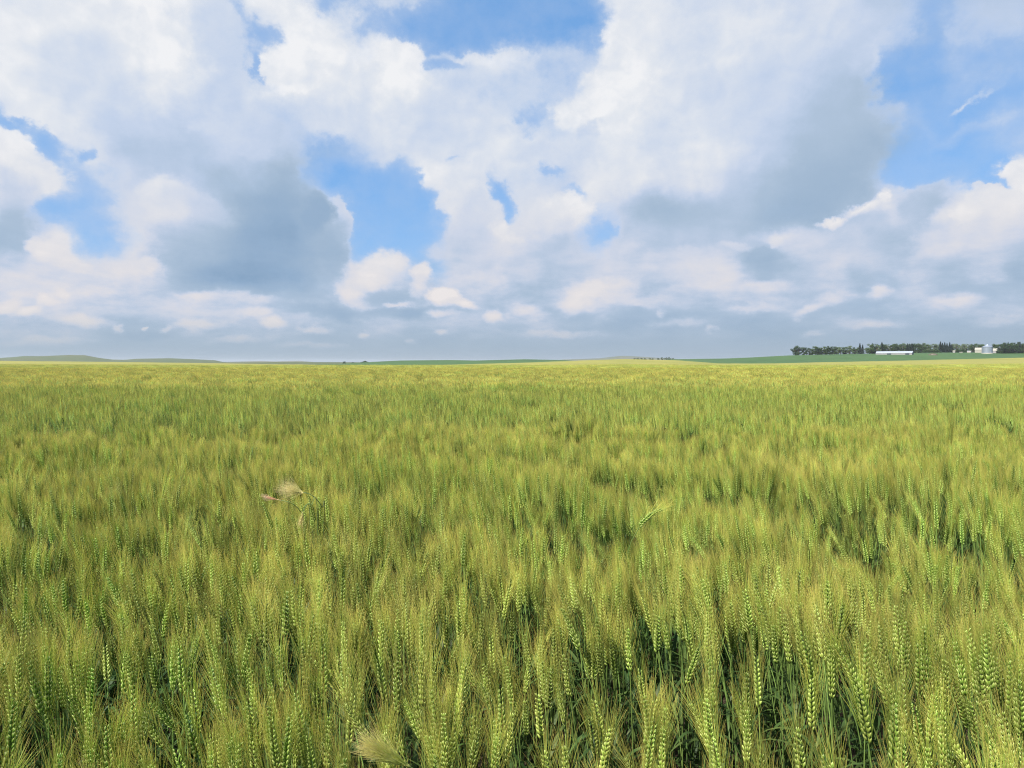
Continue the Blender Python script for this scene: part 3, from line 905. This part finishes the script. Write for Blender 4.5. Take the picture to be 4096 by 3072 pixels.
# ------------------------------------------------------------------ wheat plants
def ear_curve(phi, L0=0.80, Le=0.088, bendpow=2.2):
    """points along stem and ear: the stalk leans over by phi at the top, in local +X"""
    tot = L0 + Le
    n = 24
    p = Vector((0, 0, 0)); pts = [p.copy()]; dirs = []
    for i in range(n):
        s = (i + .5) / n
        a = phi * s ** bendpow
        d = Vector((math.sin(a), 0, math.cos(a)))
        dirs.append(d)
        p = p + d * (tot / n)
        pts.append(p.copy())

    def at(s):
        x = max(0.0, min(1.0, s / tot)) * n
        i = min(n - 1, int(x))
        return pts[i].lerp(pts[i + 1], x - i), dirs[min(n - 1, max(0, int(x)))]
    return at


def floret(b, p, d, L, R, side, sides=5, mat=0, prof=None):
    d = d.normalized()
    a = d.cross(side).normalized()
    c = d.cross(a).normalized()
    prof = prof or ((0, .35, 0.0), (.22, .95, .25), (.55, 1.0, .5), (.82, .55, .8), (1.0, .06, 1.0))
    vs, tt = [], []
    for h, r_, t in prof:
        for k in range(sides):
            an = 2 * math.pi * k / sides
            vs.append(p + d * (L * h) + a * (R * r_ * math.cos(an)) + c * (R * .8 * r_ * math.sin(an)))
            tt.append(t)
    fs = [(i * sides + k, i * sides + (k + 1) % sides, (i + 1) * sides + (k + 1) % sides, (i + 1) * sides + k) for i in range(len(prof) - 1) for k in range(sides)]
    b.add(vs, fs, mat, tt)


def awn(b, p, d, L, r, rnd, segs=2, mat=1, curve=0.12, t0=0.0, width=0.00036, sides=3):
    d = d.normalized()
    side = d.orthogonal()
    side.rotate(Matrix.Rotation(rnd.uniform(0, 6.28), 3, d))
    pts = [p + d * (L * i / segs) + side * (curve * L * (i / segs) ** 2) for i in range(segs + 1)]
    ws = [width * (1 - 0.8 * i / segs) for i in range(segs + 1)]
    b.tube(pts, ws, sides, mat, [t0 + (1 - t0) * (i / segs) for i in range(segs + 1)])


def build_ear(seed, at, be, ba, L0=0.80, Le=0.088, lod=0):
    """be collects grains, ba collects awns"""
    r = random.Random(seed)
    tw = r.uniform(0, math.pi)
    fan_w = r.uniform(0.10, 0.19)
    nsp = {0: 21, 1: 15, 2: 0}[lod]
    for k in range(nsp):
        f = k / (nsp - 1)
        p, d = at(L0 + Le * (f * 0.95))
        ref = Vector((math.cos(tw), math.sin(tw), 0))
        sx = (ref - d * ref.dot(d)).normalized()
        sy = d.cross(sx)
        s = 1 if k % 2 else -1
        env = (0.62 + 0.38 * math.sin(math.pi * min(1, f * 1.1 + 0.15)))
        if f > .93: env *= .85
        Ls = 0.0125 * env * r.uniform(.82, 1.16)
        Rs = (0.0023 if lod == 0 else 0.0036) * env
        if lod == 0:
            parts = [(0.30, 0.0, 1.0), (0.42, 0.36, .95), (0.42, -0.36, .95)]
        else:
            parts = [(0.36, 0.0, 1.1)]
        for ox, oy, sc_ in parts:
            dd = (d + sx * (s * ox * r.uniform(.65, 1.35)) + sy * (oy * r.uniform(.8, 1.2) + r.uniform(-.12, .12))).normalized()
            pp = p + sx * (s * 0.0018) + sy * (oy * 0.004)
            if lod == 0:
                floret(be, pp, dd, Ls * sc_, Rs, sy, 5)
            else:
                floret(be, pp, dd, Ls * 1.15, Rs, sy, 4, prof=((0, .4, 0.), (.45, 1., .5), (1., .08, 1.)))
            na = 1
            if (lod == 0 and oy == 0.0 and k % 3 == 0): na = 0
            for q in range(na):
                ad = (d + sx * (s * (fan_w + .09 * r.random())) + sy * (oy * (.45 + fan_w) + r.uniform(-.07, .07))).normalized()
                La = r.uniform(.046, .070) * (0.9 + 0.15 * (1 - f)) 
                awn(ba, pp + dd * (Ls * sc_ * .93), ad, La, 0, r, segs=3 if lod == 0 else 2, curve=r.uniform(-.05, .13),
                    width=.00035 if lod == 0 else .00060)
    return


def build_stem(bs, at, L0, r0=.0016, n=7, sides=4, mat=2, zmin=0.0):
    pts = [at(zmin + (L0 - zmin) * i / n)[0] for i in range(n + 1)]
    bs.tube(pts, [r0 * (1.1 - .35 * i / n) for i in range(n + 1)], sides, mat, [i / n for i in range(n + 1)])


def build_leaf(b, at, s0, L, yaw, droop, w=.0058, n=8, mat=3, up=1.0):
    p, d = at(s0)
    h = Vector((math.cos(yaw), math.sin(yaw), 0))
    ang = 0.25 + 0.15 * up
    q = p.copy()
    side = h.cross(Vector((0, 0, 1))).normalized()
    vs, tt = [], []
    for i in range(n + 1):
        f = i / n
        a = ang + droop * f ** 1.3
        dd = h * math.sin(a) + Vector((0, 0, 1)) * math.cos(a)
        if i: q = q + dd * (L / n)
        ww = w * (1 - f ** 2.2) * (.55 + .45 * min(1, f * 4))
        nn = side.cross(dd).normalized()
        vs += [q - side * ww + nn * ww * .25, q, q + side * ww + nn * ww * .25]
        tt += [f, f * .8, f]
    fs = []
    for i in range(n):
        a = 3 * i
        fs += [(a, a + 1, a + 4, a + 3), (a + 1, a + 2, a + 5, a + 4)]
    b.add(vs, fs, mat, tt)


PHIS = [0.06, 0.14, 0.20, 0.10, 0.30, 0.42, 0.16, 0.24, 0.62, 0.08]
protos = []          # (name, mesh) for the field's own instances


def proto(name, mb, mats=WM, smooth=True):
    o_ = bpy.data.objects.new('%03d_%s' % (len(protos), name), mb.mesh(name, mats, smooth))
    protos.append(o_)
    return len(protos) - 1


NEAR = []            # source meshes of the individual stalks
for k in range(10):
    phi = PHIS[k]
    L0 = 0.80 + 0.0 * k
    at = ear_curve(phi, L0)
    r = random.Random(50 + k)
    be, ba, bs = MB(), MB(), MB()
    build_ear(900 + k, at, be, ba, L0)
    build_stem(bs, at, L0)
    leaves = []
    for q in range(2):
        bl = MB()
        build_leaf(bl, at, L0 * (.74 - .24 * q) - r.uniform(0, .06), r.uniform(.13, .20), r.uniform(0, 6.28), r.uniform(.9, 2.4))
        leaves.append(bl)
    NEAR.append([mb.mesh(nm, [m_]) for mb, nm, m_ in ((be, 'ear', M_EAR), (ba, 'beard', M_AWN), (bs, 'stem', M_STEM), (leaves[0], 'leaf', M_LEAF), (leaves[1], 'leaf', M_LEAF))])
    for mb in NEAR[-1]:
        for i_, pol in enumerate(mb.polygons): pol.material_index = 0
    # joined copy for the mass of the field
    allb = MB()
    for src, mi in ((be, 0), (ba, 1), (bs, 2), (leaves[0], 3), (leaves[1], 3)):
        allb.add(src.v, src.f, mi, src.t)
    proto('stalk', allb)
I_NEAR = list(range(10))


def add_rotated(dst, src, M):
    base = len(dst.v)
    dst.v.extend([tuple(M @ Vector(v)) for v in src.v])
    dst.t.extend(src.t)
    for f, mi in zip(src.f, src.mi):
        dst.f.append(tuple(i + base for i in f)); dst.mi.append(mi)


# middle distance: small tufts of five simpler stalks
I_MID = []
LOD1 = []
for k in range(8):
    phi = PHIS[k]
    at = ear_curve(phi, .80)
    b = MB(); build_ear(300 + k, at, b, b, .80, lod=1)
    bs = MB(); build_stem(bs, at, .80, r0=.0018, n=4, sides=3, zmin=.2)
    bl = MB(); build_leaf(bl, at, .70, .20, k * 1.3, 1.5 + .1 * k, w=.007, n=4)
    bl2 = MB(); build_leaf(bl2, at, .52, .24, k * 2.3 + 2, 1.7, w=.007, n=4)
    j = MB()
    for s_, mi in ((b, None), (bs, 2), (bl, 3), (bl2, 3)):
        base = len(j.v); j.v += s_.v; j.t += s_.t
        j.f += [tuple(i + base for i in f) for f in s_.f]; j.mi += s_.mi
    LOD1.append(j)
for k in range(6):
    rr = random.Random(70 + k)
    j = MB()
    for q in range(5):
        yaw = math.pi + rr.gauss(0, 1.1)
        M = Matrix.Translation((rr.uniform(-.07, .07), rr.uniform(-.07, .07), 0)) @ Matrix.Rotation(yaw, 4, 'Z') @ Matrix.Scale(rr.uniform(.93, 1.06), 4)
        add_rotated(j, LOD1[rr.randrange(8)], M)
    I_MID.append(proto('tuft', j))


def simple_ear(b, x, y, z, ld, r, wscale=1.0, nawn=16):
    """spindle ear with a few broad awns for the far field; ld: lean direction vector"""
    d = Vector((ld[0], ld[1], 1)).normalized()
    p = Vector((x, y, z))
    b.tube([p - d * .35, p], [.0022 * wscale] * 2, 3, 2, [0.3, 1.0])
    sx = d.orthogonal().normalized()
    zz = [(0, .5, .1)]
    for q in range(5):
        zz += [(.06 + q * .18, 1.05 if q < 4 else .8, .85), (.13 + q * .18, .62, .3)]
    floret(b, p, d, .088, .0072 * (0.8 + .2 * wscale), sx, 4, prof=zz + [(1., .1, .9)])
    for q in range(nawn):
        ad = (d + Vector((r.gauss(0, .2), r.gauss(0, .2), 0))).normalized()
        awn(b, p + d * r.uniform(.02, .088), ad, r.uniform(.042, .062), 0, r, segs=1, width=.0011 * wscale, t0=.38, sides=3)


I_FAR, I_VFAR = [], []
for k in range(5):
    rr = random.Random(170 + k)
    j = MB()
    for q in range(26):
        x, y = rr.uniform(-.17, .17), rr.uniform(-.17, .17)
        simple_ear(j, x, y, .78 + rr.gauss(0, .03), (-.12 + rr.gauss(0, .14), rr.gauss(0, .12)), rr)
    for q in range(10):
        at = lambda s: (Vector((rr.uniform(-.17, .17), rr.uniform(-.17, .17), .62)), Vector((0, 0, 1)))
        build_leaf(j, at, 0, .2, rr.uniform(0, 6.28), rr.uniform(1, 2), w=.008, n=3)
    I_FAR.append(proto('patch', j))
for k in range(4):
    rr = random.Random(270 + k)
    j = MB()
    for q in range(150):
        x, y = rr.uniform(-.6, .6), rr.uniform(-.6, .6)
        simple_ear(j, x, y, .78 + rr.gauss(0, .035), (-.12 + rr.gauss(0, .14), rr.gauss(0, .12)), rr, wscale=2.0, nawn=4)
    I_VFAR.append(proto('wide_patch', j))

# ---- where the stalks stand
def canopy(x, y):
    """height factor of the crop: long swells, short tussocks"""
    h = (vnoise(x * .45, y * .45, 1) - .5) * .08 + (vnoise(x * 1.7 + 9, y * 1.7, 2) - .5) * .13 + (vnoise(x * 4.6, y * 4.6 + 3, 3) - .5) * .19
    return h


def scatter(dens, y0, y1, slope=.80, pad=1.3):
    cell = 1 / math.sqrt(dens)
    xs_ = np.arange(-(slope * y1 + pad), slope * y1 + pad, cell)
    ys_ = np.arange(y0, y1, cell)
    gx, gy = np.meshgrid(xs_, ys_)
    gx = (gx + rng.uniform(-.5, .5, gx.shape) * cell * 1.1).ravel()
    gy = (gy + rng.uniform(-.5, .5, gy.shape) * cell * 1.1).ravel()
    ok = np.abs(gx) < slope * np.maximum(gy, 0) + pad
    return gx[ok], gy[ok]


PT = []              # rows: x y z rx ry rz sx sz idx


def put(x, y, idx, tilt=.085, lean=math.pi, spread=1.1, smin=.95, smax=1.05, dz=None, xy=1.0, uniform_yaw=False):
    n = len(x)
    px = 2048 + F * x / np.maximum(y, 1e-3)
    z = np.where(y > 60, zground(px, np.maximum(y, .01)), 0.0)
    yaw = rng.uniform(0, 2 * math.pi, n) if uniform_yaw else lean + rng.normal(0, spread, n)
    sc_ = rng.uniform(smin, smax, n) + canopy(x, y)
    PT.append(np.stack([x, y, z, rng.normal(0, tilt, n), rng.normal(0, tilt, n), yaw, np.full(n, xy), sc_, np.asarray(idx)], 1))


Y_A, Y_B, Y_C, Y_D = 6.5, 17.0, 75.0, 260.0
sx_, sy_ = scatter(450, -0.7, Y_A, pad=1.0)
def tussock(x, y, a):
    """draws neighbouring stalks together so that gaps open between the tussocks"""
    e = .03
    f = lambda p, q: vnoise(p * 4.2 + 3, q * 4.2, 31) + .6 * vnoise(p * 8.5, q * 8.5 + 7, 32)
    gx_ = (f(x + e, y) - f(x - e, y)) / (2 * e)
    gy_ = (f(x, y + e) - f(x, y - e)) / (2 * e)
    return x + a * gx_, y + a * gy_


sx_, sy_ = tussock(sx_, sy_, .013)
# thin spots where one sees down to leaves and soil
thin = vnoise(sx_ * 3.1 + 5, sy_ * 3.1, 8)
keep = (thin > np.where(sy_ < 1.8, .22, .33)) | (rng.random(len(sx_)) < .35)
keep &= np.hypot(sx_, sy_ * 1.0) > .50
keep &= ~((np.abs(sx_) < .35) & (sy_ < .55))
sx_, sy_ = sx_[keep], sy_[keep]
in_front = (sx_ > -.36) & (sx_ < -.08) & (sy_ > .5) & (sy_ < .99)
sx_, sy_ = sx_[~in_front], sy_[~in_front]
# the 300 that show largest in the picture become things of their own
tipz = .88
dep = sy_
pyy = 1450 + (CAMZ - .83) / np.maximum(dep, .01) * F
pxx = 2048 + F * sx_ / np.maximum(dep, .01)
vis = (sy_ > .5) & (pyy < 3090) & (pxx > -40) & (pxx < 4136)
order = np.argsort(np.where(vis, sy_, 1e9))
near_idx = order[:300]
is_near = np.zeros(len(sx_), bool); is_near[near_idx] = True
NX, NY = sx_[near_idx], sy_[near_idx]
rest = ~is_near
put(sx_[rest], sy_[rest], rng.integers(0, 10, rest.sum()))
cx, cy = scatter(76, Y_A, Y_B, slope=.78)
cx, cy = tussock(cx, cy, .020)
cth = vnoise(cx * 2.6 + 5, cy * 2.6, 8)
kp = (cth > .30) | (rng.random(len(cx)) < .5)
put(cx[kp], cy[kp], rng.integers(I_MID[0], I_MID[-1] + 1, kp.sum()), tilt=.05, spread=.5, lean=0)
cx, cy = scatter(12, Y_B, Y_C, slope=.76)
put(cx, cy, rng.integers(I_FAR[0], I_FAR[-1] + 1, len(cx)), tilt=.03, spread=.4, lean=0)
cx, cy = scatter(1.0, Y_C, Y_D, slope=.76)
put(cx, cy, rng.integers(I_VFAR[0], I_VFAR[-1] + 1, len(cx)), tilt=.02, spread=.4, lean=0)
PT = np.concatenate(PT)
print('field points', len(PT))

if True:
    src = bpy.data.collections.new('stalk_sources')
    for o_ in protos: src.objects.link(o_)
    me = bpy.data.meshes.new('wheat_field')
    me.from_pydata(PT[:, :3].tolist(), [], [])
    for nm, c in (('rot', PT[:, 3:6]), ('scl', np.stack([PT[:, 6], PT[:, 6], PT[:, 7]], 1))):
        a = me.attributes.new(nm, 'FLOAT_VECTOR', 'POINT'); a.data.foreach_set('vector', c.astype(np.float32).ravel())
    a = me.attributes.new('idx', 'INT', 'POINT'); a.data.foreach_set('value', PT[:, 8].astype(np.int32))
    wf = bpy.data.objects.new('wheat_field', me)
    S.collection.objects.link(wf)
    props(wf, 'ripening green and gold bearded wheat filling the field', 'wheat', None, 'stuff')
    ng = bpy.data.node_groups.new('field_scatter', 'GeometryNodeTree')
    ng.interface.new_socket('Geometry', in_out='INPUT', socket_type='NodeSocketGeometry')
    ng.interface.new_socket('Geometry', in_out='OUTPUT', socket_type='NodeSocketGeometry')
    gi = ng.nodes.new('NodeGroupInput'); go = ng.nodes.new('NodeGroupOutput')
    ip_ = ng.nodes.new('GeometryNodeInstanceOnPoints')
    ci = ng.nodes.new('GeometryNodeCollectionInfo')
    ci.inputs['Collection'].default_value = src
    ci.inputs['Separate Children'].default_value = True
    ci.inputs['Reset Children'].default_value = True
    ip_.inputs['Pick Instance'].default_value = True

    def named(nm, ty):
        nd = ng.nodes.new('GeometryNodeInputNamedAttribute'); nd.data_type = ty
        nd.inputs['Name'].default_value = nm
        return nd.outputs['Attribute']
    L = ng.links.new
    L(gi.outputs[0], ip_.inputs['Points'])
    L(ci.outputs[0], ip_.inputs['Instance'])
    L(named('idx', 'INT'), ip_.inputs['Instance Index'])
    e2r = ng.nodes.new('FunctionNodeEulerToRotation')
    L(named('rot', 'FLOAT_VECTOR'), e2r.inputs[0])
    L(e2r.outputs[0], ip_.inputs['Rotation'])
    L(named('scl', 'FLOAT_VECTOR'), ip_.inputs['Scale'])
    L(ip_.outputs[0], go.inputs[0])
    md = wf.modifiers.new('scatter', 'NODES'); md.node_group = ng

    # ---- individual stalks at the foot of the picture
    GW = 'bearded wheat stalks nearest the field edge'
    SRC = {}
    for i in range(len(NX)):
        k = int(rng.integers(0, 10))
        yaw = math.pi + float(rng.normal(0, 1.1))
        root = empty('wheat_stalk', (NX[i], NY[i], 0), (float(rng.normal(0, .06)), float(rng.normal(0, .06)), yaw))
        s = float(rng.uniform(.95, 1.05) + canopy(NX[i], NY[i]))
        root.scale = (1, 1, s)
        ln = 'leaning' if PHIS[k] > .2 else 'upright'
        props(root, '%s green bearded wheat stalk in the front of the field' % ln, 'wheat stalk', GW)
        me_ear, me_beard, me_stem, me_l1, me_l2 = NEAR[k]
        e = bpy.data.objects.new('ear', me_ear); S.collection.objects.link(e); e.parent = root
        bd = bpy.data.objects.new('beard', me_beard); S.collection.objects.link(bd); bd.parent = e
        for nm, m_ in (('stem', me_stem), ('leaf', me_l1), ('leaf', me_l2)):
            c = bpy.data.objects.new(nm, m_); S.collection.objects.link(c); c.parent = root

# ---- far field surface: the closed top of the crop
m_can, nt = mat_new('far_wheat_top')
geo = nt.n('ShaderNodeNewGeometry')
mp = nt.n('ShaderNodeMapping'); mp.inputs['Scale'].default_value = (1, .35, 1)
nt.put(mp.inputs[0], geo.outputs['Position'])
n1 = nt.noise(mp.outputs[0], .03, 4.0, .6)
n2 = nt.noise(mp.outputs[0], 1.2, 5.0, .7)
c = nt.mixc(nt.mr(n1, .35, .65), (.25, .235, .066, 1), (.205, .205, .056, 1))
c = nt.mixc(nt.m('MULTIPLY', nt.mr(n2, .5, .75), .45), c, (.10, .125, .03, 1))
p = nt.n('ShaderNodeBsdfPrincipled'); nt.put(p.inputs['Base Color'], c)
p.inputs['Roughness'].default_value = .85; p.inputs['Specular IOR Level'].default_value = .1
bp = nt.n('ShaderNodeBump'); bp.inputs['Strength'].default_value = .6; bp.inputs['Distance'].default_value = .2
nt.put(bp.inputs['Height'], n2); nt.t.links.new(bp.outputs[0], p.inputs['Normal'])
out(nt, p.outputs[0])


def can_bump(x, y, D):
    h = (vnoise(x * .8, y * .25, 21) - .5) * .10 + (vnoise(x * .12, y * .05, 22) - .5) * .16
    base = .74 + h * min(1, (D - 40) / 60)
    if D > 600: base = base * 0 - .05
    return base


Ds = geo_steps(60, 600, 1.011) + [600.8]
sheet('far_wheat', Ds, m_can, 0.0, kind='stuff', cols=len(fan), bumpf=can_bump, label='distant golden wheat reaching the far field edge')

# ------------------------------------------------------------------ foxtail barley and odd stalks
def spline(pts, n=14):
    pts = [Vector(p) for p in pts]
    o_ = []
    m_ = len(pts) - 1
    for i in range(n + 1):
        x = i / n * m_; k = min(m_ - 1, int(x)); f = x - k
        p0, p1, p2, p3 = pts[max(0, k - 1)], pts[k], pts[k + 1], pts[min(m_, k + 2)]
        o_.append(.5 * ((2 * p1) + (p2 - p0) * f + (2 * p0 - 5 * p1 + 4 * p2 - p3) * f * f + (3 * p1 - p0 - 3 * p2 + p3) * f ** 3))
    return o_


def P(px, y, D):
    """a point at depth D metres seen at photo position (px, y)"""
    a = math.atan((y - 1536) / F) + PITCH
    return Vector(((px - 2048) / F * D * math.cos(a - 0) / math.cos(a), D, CAMZ - math.tan(a) * D))


def foxtail(base, path, head_from, label, mat, nb=260, bl=.05, spread=.28, seed=1, thick=.0003):
    r = random.Random(seed)
    root = empty('foxtail_barley', (base[0], base[1], 0))
    props(root, label, 'foxtail barley')
    pts = spline([(base[0], base[1], 0)] + [tuple(p) for p in path], 24)
    pts = [p - Vector((base[0], base[1], 0)) for p in pts]
    b = MB(); b.tube(pts, [.0013] * len(pts), 5, 0, [i / 24 * .6 for i in range(25)])
    b.obj('stem', M_STEM, root)
    h = MB(); br = MB()
    i0 = int(len(pts) * head_from)
    for q in range(nb):
        f = r.random()
        x = i0 + f * (len(pts) - 1 - i0); k = min(len(pts) - 2, int(x))
        p = pts[k].lerp(pts[k + 1], x - k)
        d = (pts[k + 1] - pts[k]).normalized()
        dd = (d + Vector((r.gauss(0, spread), r.gauss(0, spread), r.gauss(0, spread) + .05))).normalized()
        awn(br, p, dd, bl * r.uniform(.7, 1.15), 0, r, segs=3, mat=0, curve=r.uniform(0, .15), width=thick)
        if q % 3 == 0: floret(h, p, dd, .009, .0011, d.orthogonal(), 4, 0)
    ho = h.obj('seed_head', mat, root)
    br.obj('bristle', mat, ho)
    return root


if True:
    foxtail((-.10, 1.12), [P(1860, 3400, 1.0), P(1770, 3230, .98), P(1680, 3100, .96), P(1560, 3035, .94)], .80,
            'large silky straw-coloured foxtail barley head bent sideways among the front wheat ears', M_FOX, nb=420, bl=.062, spread=.15, seed=3, thick=.0005)
    foxtail((-.76, 2.45), [P(1232, 2120, 2.42), P(1200, 2050, 2.4), P(1160, 2012, 2.38), P(1110, 2000, 2.38)], .90,
            'thin pinkish foxtail barley head bowed flat over the wheat', M_PINK, nb=90, bl=.06, spread=.03, seed=5)
    foxtail((-.68, 2.45), [P(1290, 2110, 2.44), P(1284, 2030, 2.42), P(1245, 1982, 2.40), P(1200, 1968, 2.40)], .90,
            'pale fluffy foxtail barley head arching above the pink one', M_FLUFF, nb=300, bl=.085, spread=.26, seed=6, thick=.00022)
    foxtail((-.66, 2.40), [P(1265, 2100, 2.39), P(1240, 2020, 2.38), P(1215, 2025, 2.38), P(1205, 2060, 2.38)], .86,
            'drooping tan foxtail barley head hanging below the fluffy one', M_FLUFF, nb=110, bl=.045, spread=.16, seed=8)

    # wheat stalk bent right over in mid field
    def odd_stalk(x, y, phi, yaw, scale, label, L0=.80):
        root = empty('wheat_stalk', (x, y, 0), (0, 0, yaw)); root.scale = (scale,) * 3
        props(root, label, 'wheat stalk', None)
        at = ear_curve(phi, L0, bendpow=7)
        be, ba, bs, bl = MB(), MB(), MB(), MB()
        build_ear(77, at, be, ba, L0); build_stem(bs, at, L0, n=16)
        build_leaf(bl, at, .6, .2, 2.0, 1.6)
        e = be.obj('ear', [M_EAR], root); ba.mi = [0] * len(ba.mi); bo = ba.obj('beard', [M_AWN], e)
        for m__ in (bs, bl): m__.mi = [0] * len(m__.mi)
        bs.obj('stem', [M_STEM], root); bl.obj('leaf', [M_LEAF], root)
    p_ = P(2480, 2120, 2.55)
    odd_stalk(p_.x, 2.55, 1.25, -.1, 1.17, 'tall wheat stalk with its ear bent over sideways above its neighbours')

# ------------------------------------------------------------------ haze
b = MB()
b.box(-12800, 12800, -12800, 12800, -16.0, 46.0)
m_hz, nt = mat_new('haze_air')
vol = nt.n('ShaderNodeVolumePrincipled')
vol.inputs['Color'].default_value = (0.84, 0.91, 1.0, 1)
vol.inputs['Density'].default_value = 0.00009
vol.inputs['Anisotropy'].default_value = 0.3
o_ = nt.n('ShaderNodeOutputMaterial')
nt.t.links.new(vol.outputs[0], o_.inputs['Volume'])
if True:
    hz = b.obj('haze', m_hz, smooth=False)
    hz['kind'] = 'stuff'
